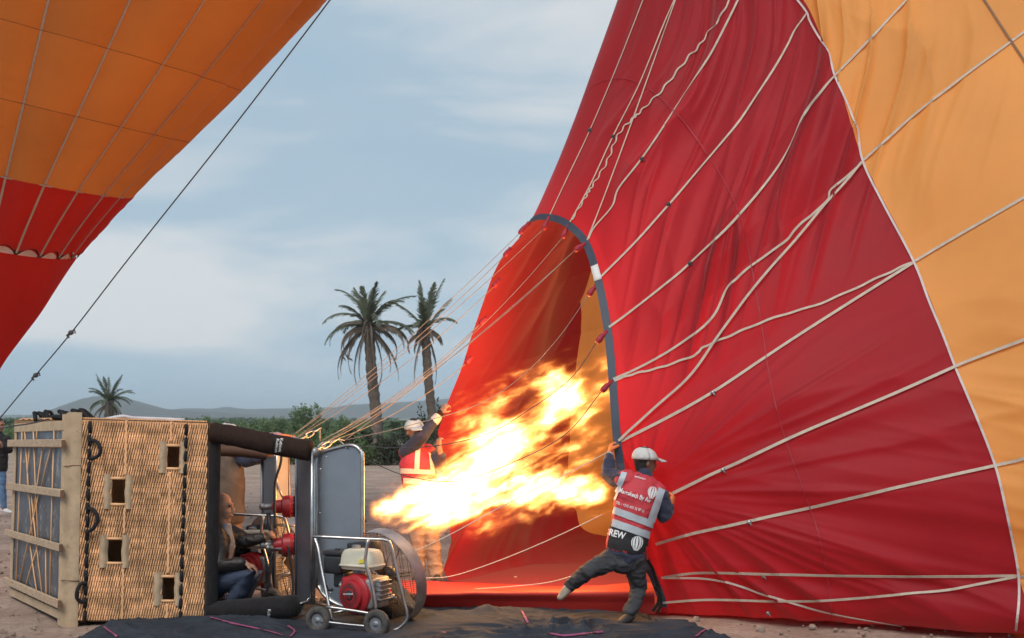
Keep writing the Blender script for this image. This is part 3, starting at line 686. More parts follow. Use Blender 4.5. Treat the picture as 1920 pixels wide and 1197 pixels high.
strap([(1240, 1083), (1270, 1078), (1320, 1073), (1430, 1076), (1600, 1079), (1760, 1080), (1908, 1079)], .036)
strap([(1240, 1083), (1330, 1085), (1390, 1100), (1450, 1120), (1560, 1150), (1690, 1172)], .028, CORD)
strap([(1240, 1130), (1330, 1124), (1450, 1127), (1560, 1125), (1680, 1115), (1770, 1108), (1905, 1081)], .032)
strap([(1240, 1131), (1330, 1134), (1440, 1146)], .022, CORD)
strap([(1908, 1080), (1935, 1081)], .036)
strap([(1838, -10), (1880, 55), (1930, 130)], .03, mat('dark_tape', (.20, .11, .06), .8))  # dark brown line across the orange panels
# pale piping along the colour change
strap([(1485, -12), (1515, 25), (1519, 40), (1550, 95), (1555, 108), (1566, 144), (1592, 205), (1606, 240), (1610, 268), (1618, 305), (1650, 372), (1714, 492), (1740, 562), (1768, 628), (1791, 690), (1830, 780), (1866, 873), (1885, 950), (1900, 1020), (1910, 1079), (1910, 1130), (1904, 1188)], .030, WTAPE, 'piping', sub=8)
strap([(1098, 182), (1110, 165), (1135, 152), (1165, 148), (1205, 160), (1260, 205), (1330, 295), (1385, 400), (1420, 560), (1440, 690), (1465, 800), (1500, 900), (1530, 985), (1548, 1060), (1560, 1150)], .012, mat('red_seam', (.30, .014, .03), .6), 'stitched_seam')
for px, py in ((1058, 270), (1108, 246), (1151, 258), (1205, 300), (1256, 385), (1296, 496), (1338, 738), (1357, 884), (1406, 980), (1433, 1078), (1440, 1147)):
    h, n = onto(ENV, px, py, .02)
    if h is None: continue
    mb = MB(); mb.box(h, (.035, .02, .03)); mb.tube([h, h + Vector((.02, -.01, -.03))], .008, 5); mb.build('line_clip', DCABLE if py < 700 else GALV, rb)
# dark reinforcing band round the mouth
us = np.linspace(.3, 12.2, 170)
q, n = env_full(us, np.full_like(us, .004), .006); q2, _ = env_full(us, np.full_like(us, .03), .006)
mb = MB(); pts = [Vector(a) for a in q]; nr = [Vector(a) for a in n]
ww = [.075] * len(us)
mb.ribbon(pts, nr, ww, .008); mb.build('mouth_band', NAVY, rb, smooth=False)
i0, i1 = [int(np.argmin(np.abs(us - t))) for t in (7.0, 7.42)]
mb = MB(); mb.ribbon([p + m_ * .009 for p, m_ in zip(pts[i0:i1], nr[i0:i1])], nr[i0:i1], .074, .004); mb.build('mouth_band_patch', WHITE, rb)
# fabric tabs and suspension cables
HUBS = [P(548, 818, 11.9), P(552, 824, 11.9), P(600, 828, 11.4), P(606, 832, 11.3), P(646, 826, 11.0)]
def tab(px, py, Yd, tx, ty, r=.022):
    a, b = P(px, py, Yd), P(tx, ty, Yd - .05); m_ = a.lerp(b, .5)
    mb = MB(); mb.tube([a, a.lerp(b, .3), m_ + Vector((0, 0, .006)), a.lerp(b, .8), b], [r * 1.1, r * .9, r * 1.15, r * 1.4, r * 1.05], 7); mb.build('fabric_tab', TABRED, rb); return b
def cable(pts, r=.0036, material=CABLE, name='suspension_cable'):
    mb = MB(); mb.tube(crom(pts, 8), r, 5); return mb.build(name, material, rb)
def sag(a, b, s, n=6): return [a.lerp(b, i / n) - Vector((0, 0, s * 4 * (i / n) * (1 - i / n))) for i in range(n + 1)]
t_near = {11: tab(992, 418, 12.7, 974, 438), 10: tab(1030, 408, 12.35, 1019, 430), 9: tab(1066, 424, 12.0, 1055, 446), 8: tab(1097, 458, 11.7, 1078, 470), 7: tab(1118, 536, 11.35, 1103, 554), 6: tab(1138, 622, 11.1, 1119, 642), 5: tab(1147, 715, 10.9, 1128, 734)}
t_far = [tab(957, 466, 13.0, 946, 480), tab(936, 523, 13.1, 926, 538), tab(911, 596, 13.15, 900, 608), tab(884, 670, 13.2, 874, 682)]
cable(sag(t_near[11], HUBS[0], .06)); cable(sag(t_far[0], HUBS[0], .08)); cable(sag(t_near[10], HUBS[1], .07)); cable(sag(t_far[1], HUBS[1], .1))
cable(sag(t_far[2], HUBS[2], .09)); cable(sag(t_far[2], HUBS[3], .13)); cable(sag(t_far[3], HUBS[3], .10)); cable(sag(t_near[9], HUBS[2], .22)); cable(sag(t_near[8], HUBS[3], .12)); cable(sag(t_near[8], HUBS[4], .05)) 
cable([t_near[7], P(1050, 630, 11.3), P(985, 700, 11.2), P(900, 757, 11.0), P(760, 800, 10.9), HUBS[4]])
cable([t_near[6], P(1070, 710, 11.0), P(990, 770, 10.9), P(910, 815, 10.8), P(800, 838, 10.7), P(655, 838, 10.6)], .0042, DCABLE)
cable([t_near[5], P(1060, 815, 10.8), P(960, 868, 10.7), P(860, 902, 10.6), P(770, 895, 10.55), P(700, 868, 10.5), P(650, 840, 10.5)], .0042, DCABLE)
cable([P(1136, 850, 10.75), P(1080, 880, 10.7), P(950, 945, 10.7), P(830, 1010, 10.8), P(740, 1050, 10.8)], .0045, CORD)
cable([P(1130, 965, 10.85), P(1040, 1008, 10.8), P(940, 1050, 10.9), P(850, 1080, 11.0), P(790, 1085, 11.0)], .0045, CORD)
cable([P(1125, 1062, 11.0), P(1040, 1090, 11.0), P(960, 1100, 11.0), P(860, 1107, 11.3)], .0045, CORD)
# lower lip of the mouth, tucked up and lit by the burner
lip = [[P(700, 1090, 12.3), P(780, 1091, 12.4), P(852, 1093, 12.7), P(960, 1098, 12.3), P(1060, 1102, 11.9), P(1150, 1098, 11.5), P(1225, 1095, 11.2)],
       [P(690, 1096, 11.7), P(780, 1096, 11.7), P(852, 1098, 11.8), P(960, 1103, 11.6), P(1060, 1107, 11.4), P(1150, 1104, 11.2), P(1226, 1104, 11.05)],
       [P(690, 1113, 11.0), P(780, 1113, 11.0), P(852, 1112, 11.0), P(960, 1111, 10.98), P(1060, 1112, 10.96), P(1150, 1112, 10.94), P(1227, 1116, 10.92)],
       [P(700, 1129, 11.02), P(780, 1128, 11.02), P(852, 1129, 11.02), P(960, 1130, 11.0), P(1060, 1132, 10.98), P(1150, 1134, 10.96), P(1228, 1136, 10.94)],
       [PG(705, 1146), PG(780, 1147), PG(852, 1148), PG(960, 1150), PG(1060, 1151), PG(1150, 1152), PG(1230, 1154)]]
rowsL = [crom(r, 10) for r in lip]; colsL = list(zip(*rowsL)); gridL = [crom(c, 6) for c in colsL]
gridL = [[p + Vector((0, 0, .012 + .02 * (float(fbm(p.x * 3, p.y * 5)) - .5))) for p in c] for c in gridL]
mb = MB(); mb.grid(gridL); mb.build('scoop_lip', mat('scoop_red', (.42, .022, .016), .6, var=.08, scale=2, transl=.15), rb)
# loose strap standing up at the near corner of the mouth
for a in ([(1214, 1050), (1224, 1068), (1230, 1090), (1236, 1105), (1234, 1130), (1224, 1146)], [(1228, 1100), (1238, 1115), (1239, 1135), (1232, 1148)]):
    pts = crom([P(x, y, 10.75) for x, y in a], 6); mb = MB(); mb.ribbon(pts, Vector((-.35, -1, .1)), .03, .004); mb.build('mouth_strap', BLACKPAD, rb)

# ------------------------------------------------------------------ dark ground sheet
tarp = empty('ground_sheet', PG(760, 1180), 'rumpled charcoal ground sheet with magenta edging under the fan', 'ground sheet')
def tarp_z(x, y):
    z = .020 + np.clip((fbm(x * .9 + 3, y * 1.6, 0, 3) - .40), 0, 1) * .06
    wx, wy = x + (vn(x * 1.3, y * 1.3, 7) - .5) * .9, y + (vn(x * 1.3, y * 1.3, 11) - .5) * .9
    a = (1 - np.abs(2 * vn(wx * 1.6 + wy * 1.1, wy * 3.4 - wx * .9, 2) - 1)) ** 5 * .07
    b = (1 - np.abs(2 * vn(wx * 4.2 - wy * 2.1, wy * 6 + wx, 5) - 1)) ** 4 * .036 + (1 - np.abs(2 * vn(wx * 9 + wy * 6, wy * 11 - wx * 3, 9) - 1)) ** 4 * .016
    heap = np.clip(1 - np.abs((x - .55) / 1.35), 0, 1) ** .5 * np.exp(-((y - 9.85) / .30) ** 2)
    fan_flat = np.maximum(np.exp(-(((x + 1.2) / .75) ** 2 + ((y - 9.95) / .5) ** 2) ** 2), np.exp(-(((x - 1.03) / .22) ** 2 + ((y - 10.35) / .35) ** 2) ** 2))
    return z + (a + b) * (.48 + .6 * heap) * (1 - .8 * fan_flat) + heap * .012 + .045 * np.exp(-((y - 10.78 - .06 * np.sin(x * 5)) / .10) ** 2) * np.clip(1 - np.abs((x + .15) / .5) ** 3, 0, 1) * (.7 + .6 * vn(x * 7, y * 3))
nx_, ny_ = 520, 220
front = 8.9
tx, ty = np.meshgrid(np.linspace(0, 1, nx_), np.linspace(0, 1, ny_), indexing='ij')
backY = np.interp(tx, [0, .12, .3, .5, .62, .8, .93, 1], [10.55, 11.0, 11.6, 11.8, 11.5, 11.3, 10.75, 10.25])
TX = -3.55 + 5.35 * tx + (vn(ty * 4, tx * 0) - .5) * .25 * (tx > .9); TY = front + (backY - front) * ty + (vn(tx * 12, ty * 0 + 4) - .5) * .12 * ty
TX = TX + np.where(tx > .8, (ty - .6) * -.25 * (tx - .8) * 5, 0)
TZ = tarp_z(TX, TY); edge = np.minimum(np.minimum(tx, 1 - tx) * 40, np.minimum((1 - ty) * 20, 1)); TZ = TZ * np.clip(edge, .18, 1) + .004
id_ = np.arange(nx_ * ny_).reshape(nx_, ny_)
to = link('sheet', np_mesh('sheet', np.stack([TX, TY, TZ], -1), np.stack([id_[:-1, :-1], id_[1:, :-1], id_[1:, 1:], id_[:-1, 1:]], -1).reshape(-1, 4)), tarp, TARP)
TB = bvh_of([to])
def on_tarp(px, py):
    h, n = onto(TB, px, py, .006); return h, n
for a in ([(1030, 1190), (1060, 1194), (1100, 1190), (1130, 1187)], [(1305, 1196), (1318, 1186), (1333, 1178)], [(978, 1148), (985, 1160), (990, 1170)], [(395, 1160), (440, 1172), (500, 1185), (530, 1194)], [(195, 1178), (205, 1186), (220, 1196)], [(540, 1176), (552, 1186), (545, 1196)], [(828, 1188), (836, 1189)]):
    pts, nr = [], []
    for q in crom([Vector((x, y, 0)) for x, y in a], 8):
        h, n = on_tarp(q.x, q.y)
        if h is not None: pts.append(h + Vector((0, 0, .006))); nr.append(n)
    if len(pts) > 2: mb = MB(); mb.ribbon(pts, nr, .018, .002); mb.build('edging', PINK, tarp, smooth=False)
# dark bundle under the fan
pts = crom([PG(690, 1160, .05), PG(720, 1150, .09), PG(752, 1140, .10), PG(775, 1150, .06)], 8); mb = MB()
mb.tube(pts, [.05 + .05 * math.sin(math.pi * i / len(pts)) for i in range(len(pts))], 12); mb.build('bundle', BLACKPAD, tarp)

# ------------------------------------------------------------------ the wicker basket on its side
A_b, A_t = P(140, 1164, 10.52), P(148, 786, 10.52); B_b, B_t = P(386, 1165, 10.60), P(394, 793, 10.68)
C_b, C_t = P(20, 1116, 12.1), P(30, 795, 12.1)
bk = empty('wicker_basket', tuple(A_b), 'big wicker balloon basket tipped on its side, floor facing out', 'basket')
sh = (C_b - A_b)                                             # near side -> far side
def nearP(s, t, d=0.0):
    p = A_b.lerp(A_t, t).lerp(B_b.lerp(B_t, t), s); return p + NN * d
NN = (B_b - A_b).cross(A_t - A_b).normalized()
if NN.y > 0: NN = -NN
def st(px, py):
    t = 1 - (py - 789) / (1165 - 789); xl = 140 + 8 * t; xr = 386 + 8 * t; return (px - xl) / (xr - xl), t
HOLES = []
for x0, x1, y0, y1 in ((208, 235, 898, 948), (200, 230, 1009, 1056), (312, 338, 834, 878), (304, 328, 1081, 1125)):
    a, b = st(x0, y1), st(x1, y0); HOLES.append((a[0], b[0], a[1], b[1]))
def in_hole(s, t, g=0.0): return any(a - g < s < b + g and c - g * .7 < t < d + g * .7 for a, b, c, d in HOLES)
# woven canes: each weaver passes in front of and behind the stakes
NW, NSt = 100, 36
mb = MB(); rg = random.Random(2)
bandsw = [0, .08, .22, .36, .5, .56, .7, .86, 1]
for i in range(NW):
    s0 = .030 + (i + .5) / NW * .955; tone = rg.uniform(.82, 1.12) * (0.93 if any(abs(s0 - b) < .012 for b in bandsw) else 1)
    sub = 6; n = NSt * sub // 2; run, cur = [], []
    slant = .3 + .35 * rg.random()
    for j in range(n + 1):
        t = .004 + j / n * .992; ph = j / sub * 2 * math.pi + (math.pi if i % 2 else 0)
        s = s0 + .0026 * math.sin(ph + slant) + rg.uniform(-.0006, .0006)
        if in_hole(s, t): 
            if len(cur) > 2: run.append(cur)
            cur = []; continue
        cur.append((s, t, .007 * math.cos(ph), ph))
    if len(cur) > 2: run.append(cur)
    for c in run:
        k0 = len(mb.c); mb.tube([nearP(s, t, d + .010) for s, t, d, _ in c], .0056 * rg.uniform(.85, 1.12), 5, cap=False, c=tone)
        for q_, (s, t, d, _) in enumerate(c):
            band = float(vn(np.float64(math.floor(s * 9 + .3) * 7.3), np.float64(t * 38), np.float64(1.0))); blot = float(vn(np.float64(s * 6), np.float64(t * 9), np.float64(4.0)))
            tt_ = tone * (.60 + .80 * band) * (.84 + .42 * blot)
            for j_ in range(5): mb.c[k0 + q_ * 5 + j_] = tt_
# doubled canes beside the bands
for b in (.36, .70):
    for k in range(2):
        cur = [(b + .008 * k + .003 * math.sin(j * 1.3 + k), j / 150) for j in range(151)]
        run = []
        for s, t in cur + [(None, None)]:
            if s is None or in_hole(s, t, .02):
                if len(run) > 2: mb.tube(run, .006, 5, c=1.1)
                run = []
            else: run.append(nearP(s, t, .021))
# the weave of the upper side wraps over the edge
for i in range(NW):
    s0 = .030 + (i + .5) / NW * .955; pts = []
    for j in range(40):
        f = j / 39; base = nearP(s0, 1, 0) + sh * f * .98; pts.append(base + Vector((0, 0, .006 + .007 * math.cos(j * math.pi / 2 + (math.pi if i % 2 else 0)))))
    mb.tube([nearP(s0, .985, .012)] + pts, .0058, 4, cap=False, c=rg.uniform(.85, 1.1))
o = mb.build('woven_cane', CANE, bk, colors=True); o['kind'] = 'stuff'
mb = MB()
for j in range(NSt + 1):
    t = j / NSt
    seg = []; s = .03
    runs = []
    while s <= 1:
        if in_hole(s, t):
            if len(seg) > 1: runs.append(seg)
            seg = []
        else: seg.append(nearP(s, t, .004))
        s += .02
    if len(seg) > 1: runs.append(seg)
    for r in runs: mb.tube([r[0], r[-1]], .0065, 5)
o = mb.build('stake_cane', CANEDK, bk); o['kind'] = 'stuff'
# wall bodies (with the step holes cut out) and inner faces
mb = MB()
ss = sorted({0, 1} | {h[0] for h in HOLES} | {h[1] for h in HOLES}); tt = sorted({0, 1} | {h[2] for h in HOLES} | {h[3] for h in HOLES})
for a, b in zip(ss, ss[1:]):
    for c, d in zip(tt, tt[1:]):
        if in_hole((a + b) / 2, (c + d) / 2): continue
        mb.hexa([nearP(a, c, -.03), nearP(b, c, -.03), nearP(b, d, -.03), nearP(a, d, -.03), nearP(a, c, -.003), nearP(b, c, -.003), nearP(b, d, -.003), nearP(a, d, -.003)])
mb.build('near_wall', CANEDK, bk, smooth=False)
def slab(name, p0, p1, p2, p3, th, m_):
    n = (p1 - p0).cross(p3 - p0).normalized() * th; mb = MB(); mb.hexa([p0, p1, p2, p3, p0 + n, p1 + n, p2 + n, p3 + n]); return mb.build(name, m_, bk, smooth=False)
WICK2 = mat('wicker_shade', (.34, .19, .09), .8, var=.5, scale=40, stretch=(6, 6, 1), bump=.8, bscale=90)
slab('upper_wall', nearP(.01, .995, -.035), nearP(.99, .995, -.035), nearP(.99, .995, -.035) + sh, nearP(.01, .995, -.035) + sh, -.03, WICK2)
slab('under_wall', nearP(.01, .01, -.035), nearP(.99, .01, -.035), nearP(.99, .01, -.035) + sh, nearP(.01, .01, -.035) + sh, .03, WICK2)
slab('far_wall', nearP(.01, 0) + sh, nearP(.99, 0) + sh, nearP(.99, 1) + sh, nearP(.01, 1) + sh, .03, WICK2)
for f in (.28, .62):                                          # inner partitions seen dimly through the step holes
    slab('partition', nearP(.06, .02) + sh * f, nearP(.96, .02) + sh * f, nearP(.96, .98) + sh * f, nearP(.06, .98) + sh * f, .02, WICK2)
# frayed-hide pads at the sides of each step hole
for a0, a1, b0, b1, y0, y1 in ((195, 208, 235, 248, 890, 955), (187, 201, 229, 242, 1003, 1065), (298, 312, 338, 348, 826, 886), (288, 303, 328, 340, 1073, 1135)):
    for x0, x1 in ((a0, a1), (b0, b1)):
        s0, t0 = st(x0 - 2, y1); s1, t1 = st(x1 + 2, y0); rowsP = []
        for i in range(7):
            f = i / 6; w = .5 + .5 * math.cos((f - .5) * math.pi * 1.0); rowsP.append([nearP(s0 + (s1 - s0) * f + .003 * math.sin(g * 1.3), t0 + (t1 - t0) * g / 8, -.002 + .042 * math.sin(math.pi * min(max(f, .02), .98)) ** .6 + .003 * math.sin(g * 2 + i)) for g in range(9)])
        mb = MB(); mb.grid(rowsP); mb.build('step_pad', HIDE, bk)
    for yy in (y0 + 8, y1 - 8):                               # bound canes above and below the hole
        s0, t0 = st(a1, yy); s1, _ = st(b0, yy); mb = MB(); mb.tube([nearP(s0, t0, .012), nearP((s0 + s1) / 2, t0, .016), nearP(s1, t0, .012)], .013, 6, c=1.0); mb.build('step_sill', CANE, bk, colors=True)
# black rope laced along two lines
for xt, xb in ((170, 160), (350, 338)):
    for j in range(15):
        y0 = 793 + j * 25.2; y1 = y0 + 21
        f = lambda y: xt + (xb - xt) * (y - 789) / 376
        s0, t0 = st(f(y0), y0); s1, t1 = st(f(y1), y1)
        if in_hole(s0, t0, .02) or in_hole(s1, t1, .02): continue
        mb = MB(); mb.tube([nearP(s0, t0, -.002), nearP(s0 * .8 + s1 * .2, t0 * .8 + t1 * .2, .024), nearP((s0 + s1) / 2, (t0 + t1) / 2, .028), nearP(s0 * .2 + s1 * .8, t0 * .2 + t1 * .8, .024), nearP(s1, t1, -.002)], .0165, 7); mb.build('rope_stitch', BLACKROPE, bk)
for loop in ([(171, 829), (182, 829), (190, 836), (192, 847), (188, 856), (178, 861), (170, 862)], [(167, 955), (178, 957), (186, 968), (186, 980), (178, 992), (168, 998), (164, 1000)], [(164, 1093), (154, 1096), (149, 1108), (149, 1120), (155, 1128), (163, 1128)]):
    mb = MB(); n = len(loop); mb.tube(crom([nearP(*st(x, y), .03 + .05 * math.sin(math.pi * i / (n - 1))) for i, (x, y) in enumerate(loop)], 5), .0165, 8); mb.build('rope_handle', BLACKROPE, bk)
# rope handles of the upper side, seen edge-on
for x0, y0, x1, y1 in ((67, 790, 65, 775), (87, 788, 73, 775), (89, 786, 86, 772), (98, 785, 86, 783), (117, 785, 100, 783), (121, 784, 112, 772), (145, 786, 122, 775), (157, 789, 136, 770), (169, 790, 150, 769)):
    Yd = 11.5 if x0 < 110 else 10.8; a, b = P(x0, y0, Yd), P(x1, y1, Yd + .05); t_ = (b - a)
    mb = MB(); mb.tube(crom([a, a + t_ * .35 + Vector((0, 0, .01)), a + t_ * .8 + Vector((0, 0, .008)), b, b + Vector((.015, .09, -.01)), a + Vector((0, .16, 0))], 4), [.016] * 2 + [.021] * 10 + [.017] * 8 + [.014], 7); mb.build('rope_handle', BLACKROPE, bk)
# pale pipe and strap along the top edge
mb = MB(); mb.tube(crom([P(196, 787, 10.8), P(230, 781, 10.8), P(250, 784, 10.8), P(300, 786, 10.8), P(346, 788, 10.8)], 4), .017, 8); mb.build('top_tube', mat('pale_tube', (.55, .53, .55), .5), bk)
# padded rim
def rim_path(s): return [nearP(s, .03, -.03), nearP(s, .97, -.03), nearP(s, .97, -.03) + sh, nearP(s, .03, -.03) + sh]
rp = rim_path(1.035); k = .14; path = []
for i in range(4):
    a, b, c = rp[i - 1], rp[i], rp[(i + 1) % 4]; d1, d2 = (a - b).normalized() * k, (c - b).normalized() * k
    path += [b + d1, b + d1 * .35 + d2 * .05, b + d1 * .08 + d2 * .08, b + d1 * .05 + d2 * .35, b + d2]; path += [b.lerp(c, f) for f in (.3, .5, .7)]
mb = MB(); mb.tube(path, .054, 12, closed=True); mb.build('rim_pad', BLACKPAD, bk)
# floor: hide edge, plate, runners and cane ties
E0_b, E0_t = P(117, 1163, 10.50), P(126, 789, 10.50)
def floorP(u, v, d=0.0):
    return E0_b.lerp(E0_t, v).lerp(C_b.lerp(C_t, v), u) + FN * d
FN = (C_b - E0_b).cross(E0_t - E0_b).normalized()
if FN.y > 0: FN = -FN
mb = MB()
prof = [(nearP(.028, 0, .016), nearP(.028, 1, .016)), (nearP(.01, 0, .024), nearP(.01, 1, .024)), (nearP(-.03, 0, .020), nearP(-.03, 1, .020)), (nearP(-.075, 0, .004), nearP(-.075, 1, .004)), (floorP(0, 0, .012), floorP(0, 1, .012)), (floorP(.06, 0, .012), floorP(.06, 1, .012))]
rowsP = []
for a, b in prof: rowsP.append([a.lerp(b, g / 30) + NN * (.004 * math.sin(g * .9) + .003 * math.sin(g * 2.3)) for g in range(-1, 32)])
mb.grid(rowsP); mb.build('hide_corner', HIDE, bk)
mb = MB()                                                     # seams across the hide
for t in (.49 + .28, .20): mb.tube([nearP(.028, t, .022), nearP(.01, t, .029), nearP(-.03, t, .026), floorP(.0, t, .02)], .004, 4)
mb.build('hide_seam', ENDWOOD, bk)
def fslab(name, u0, u1, v0, v1, d0, d1, m_, jit=0.0):
    j = lambda: random.uniform(-jit, jit)
    c = [floorP(u0, v0 + j(), d0), floorP(u1, v0 + j(), d0), floorP(u1, v1 + j(), d0), floorP(u0, v1 + j(), d0)]; e_ = [floorP(u0, v0 + j(), d1), floorP(u1, v0 + j(), d1), floorP(u1, v1 + j(), d1), floorP(u0, v1 + j(), d1)]
    mb = MB(); mb.hexa(c + e_); o = mb.build(name, m_, bk, smooth=False); bevel(o, .006); return o
fslab('floor_plate', .05, 1.0, .01, .99, -.03, .0, PLATE)
fslab('edge_board', .02, 1.0, .95, 1.0, .001, .018, HIDE); fslab('edge_board', .02, 1.0, 0, .045, .001, .018, HIDE); fslab('edge_board', .955, 1.0, .047, .948, .001, .016, HIDE)
for v in (.885, .635, .365, .085):
    fslab('runner_board', -.02, 1.05, v - .020, v + .020, .020, .058, WOOD, .003)
    mb = MB(); mb.hexa([floorP(-.022, v - .018, .026), floorP(-.026, v - .018, .026), floorP(-.026, v + .018, .026), floorP(-.022, v + .018, .026), floorP(-.022, v - .018, .055), floorP(-.026, v - .018, .055), floorP(-.026, v + .018, .055), floorP(-.022, v + .018, .055)]); mb.build('runner_end', ENDWOOD, bk, smooth=False)
ties = [(.52, .97, .52, .90), (.66, .88, .70, .64), (.20, .04, .20, .97), (.86, .04, .83, .97), (.60, .97, .44, .36), (.78, .97, .55, .36), (.40, .88, .60, .36), (.16 + .08, .88, .42, .36 + .27), (.62, .64, .34, .085), (.44, .64, .80, .085), (.62, .365, .38, .0), (.42, .365, .74, .0), (.30, .365, .25, .02)]
for a, b, c, d in ties:
    mb = MB(); mb.tube([floorP(a, b, .012), floorP((a + c) / 2 + .004, (b + d) / 2, .014), floorP(c, d, .012)], .0065, 5, c=1.0); mb.build('cane_tie', CANE, bk, colors=True)
mb = MB(); rg = random.Random(4)
for i in range(34):
    u, v = rg.uniform(.08, .95), rg.uniform(.05, .95); mb.ell(floorP(u, v, .001), (.006, .006, .006), None, 6, 4)
mb.build('rivets', GALV, bk)

# ------------------------------------------------------------------ burner frame
bf = empty('balloon_burner', tuple(PG(600, 1140)), 'steel burner frame with heat shields and twin red burners', 'burner')
def pad_pole(pts, r, m_, label, lettered=None):
    root = empty('padded_pole', tuple(pts[0]), label, 'pole')
    c = crom(pts, 8); n = len(c); mb = MB(); mb.tube(c, [r * (1 + .05 * math.sin(i * 1.3) * .5) for i in range(n - 1)] + [r * .8], 14); o = mb.build('sleeve', m_, root)
    return root, o
def text_on(bvh, s, px, py, size, rot, mtl, parent, name='lettering', bold=0.0, xs=1.0, off=.004, shear=0):
    """writing laid onto a surface; size = letter height in photo pixels"""
    cu = bpy.data.curves.new('t', 'FONT'); cu.body = s; cu.size = 1; cu.offset = bold; cu.resolution_u = 2; cu.shear = shear
    ob = bpy.data.objects.new('t', cu); COL.objects.link(ob); dg = bpy.context.evaluated_depsgraph_get(); me = bpy.data.meshes.new_from_object(ob.evaluated_get(dg)); bpy.data.objects.remove(ob)
    cs, sn = math.cos(rot), math.sin(rot); k = size / .7; ok = True
    for v in me.vertices:
        x, y = v.co.x * k * xs, v.co.y * k; h, n = onto(bvh, px + x * cs + y * sn, py + x * sn - y * cs, off)
        if h is None: v.co = (0, 0, -999)
        else: v.co = h
    bm = bmesh.new(); bm.from_mesh(me); bmesh.ops.delete(bm, geom=[v for v in bm.verts if v.co.z < -900], context='VERTS'); bm.to_mesh(me); bm.free()
    if not len(me.polygons): return None
    me.update(); return link(name, me, parent, mtl, False)
r1, o1 = pad_pole([P(398, 812, 10.68), P(440, 818, 10.66), P(500, 831, 10.6), P(560, 842, 10.55), P(584, 846, 10.53)], .092, BROWNPAD, 'dark padded pole running from the upper basket rim to the burner')
r2, o2 = pad_pole([P(392, 1150, 10.66), P(450, 1144, 10.6), P(520, 1139, 10.5), P(559, 1136, 10.45)], .098, BLACKPAD, 'black padded pole lying low between basket rim and fan')
r3, o3 = pad_pole([P(398, 845, 12.0), P(450, 846, 11.9), P(505, 852, 11.8)], .06, mat('brown_leather', (.10, .045, .025), .7), 'brown leather-wrapped pole just under the upper padded pole')
for rt, ob, px, py, a in ((r1, o1, 519, 823, R(98)), (r1, o1, 526, 822, R(98)), (r2, o2, 503, 1142, R(95))):
    text_on(bvh_of([ob]), 'Kubicek', px, py, 5.5, a, LETTER, rt, 'lettering', .01)
mb = MB(); mb.tube([P(510, 812, 10.44), P(512, 832, 10.44), P(508, 850, 10.46)], .008, 5); mb.build('cable_tie', BLACKROPE, r1)
def shield(pix, Yl, th, m_, frame_r=.018, inset=.02, name='heat_shield', parent=None):
    """flat plate from a traced outline; Yl = (Y at left, Y at right)"""
    xs = [p[0] for p in pix]; x0, x1 = min(xs), max(xs)
    Yf = lambda x: Yl[0] + (Yl[1] - Yl[0]) * (x - x0) / max(1, x1 - x0)
    front = [P(x, y, Yf(x)) for x, y in pix]; n = len(front)
    nrm = Vector((-(Yl[1] - Yl[0]), (x1 - x0) / FPX * Yl[0], 0)).normalized()
    if nrm.y < 0: nrm = -nrm
    mb = MB(); mb.add(front + [p + nrm * th for p in front], [tuple(range(n)), tuple(range(2 * n - 1, n - 1, -1))] + [(i, i + n, (i + 1) % n + n, (i + 1) % n) for i in range(n)])
    o = mb.build(name, m_, parent or bf, smooth=False)
    if frame_r:
        mb = MB(); mb.tube(crom([p - nrm * .004 for p in front], 3, True), frame_r, 8, closed=True); f = mb.build('tube_frame', STEEL, o)
    return o
B = [(594, 868), (597, 855), (604, 848), (640, 838), (658, 835), (670, 839), (677, 848), (680, 862), (680, 1000), (680, 1125), (672, 1136), (640, 1136), (612, 1120), (598, 1100), (593, 1080)]
pb = shield(B, (10.62, 10.45), .012, SHIELD)
for x, y in ((612, 857), (601, 880), (600, 962), (600, 1040), (669, 880), (670, 962), (649, 840), (670, 1050), (620, 1112), (648, 1130)):
    mb = MB(); mb.ell(P(x, y, 10.50), (.009, .006, .009), None, 8, 5); mb.build('bolt', STEEL, pb)
pa = shield([(556, 850), (583, 850), (583, 1131), (556, 1131)], (11.0, 10.55), .012, SHIELDDK, 0)
for x, Yd in ((585, 10.52), (589, 10.56), (555, 11.0)):
    mb = MB(); mb.tube([P(x, 848, Yd), P(x, 1000, Yd), P(x - 1, 1132, Yd)], .016 if x > 556 else .010, 8); mb.build('upright', STEEL if x > 556 else SHIELDDK, bf)
shield([(493, 858), (515, 856), (515, 1118), (493, 1112)], (11.9, 11.45), .012, SHIELDDK, 0)
mb = MB(); mb.tube([P(491, 862, 11.9), P(491, 1112, 11.9)], .012, 8); mb.build('upright', SHIELDDK, bf)
pc = shield([(519, 856), (540, 852), (541, 1100), (536, 1112), (519, 1116)], (11.9, 12.45), .012, mat('pale_metal_sheet', (.62, .60, .55), .5, metal=.3, var=.06), .014)
for a, b, Yd in (((517, 905), (533, 938), 11.85), ((517, 1090), (534, 1045), 11.85), ((517, 985), (556, 986), 11.6)):
    mb = MB(); mb.tube([P(*a, Yd), P(*b, Yd)], .012, 8); mb.build('brace', STEEL, bf)
mb = MB(); mb.tube([P(516, 853, 11.75), P(516, 1118, 11.75)], .014, 8); mb.build('upright', STEEL, bf)
for d in (0, 1):
    mb = MB(); mb.tube([P(500, 850 - 2 * d, 11.8), P(540, 853, 11.7), P(584, 850, 11.0), P(592, 845, 10.6)], .014, 8); mb.build('top_rail', STEEL, bf); 
    break
mb = MB(); mb.tube([P(520, 1122, 11.8), P(560, 1130, 11.2), P(596, 1132, 10.7), P(640, 1142, 10.5)], .014, 8); mb.build('lower_rail', STEEL, bf)
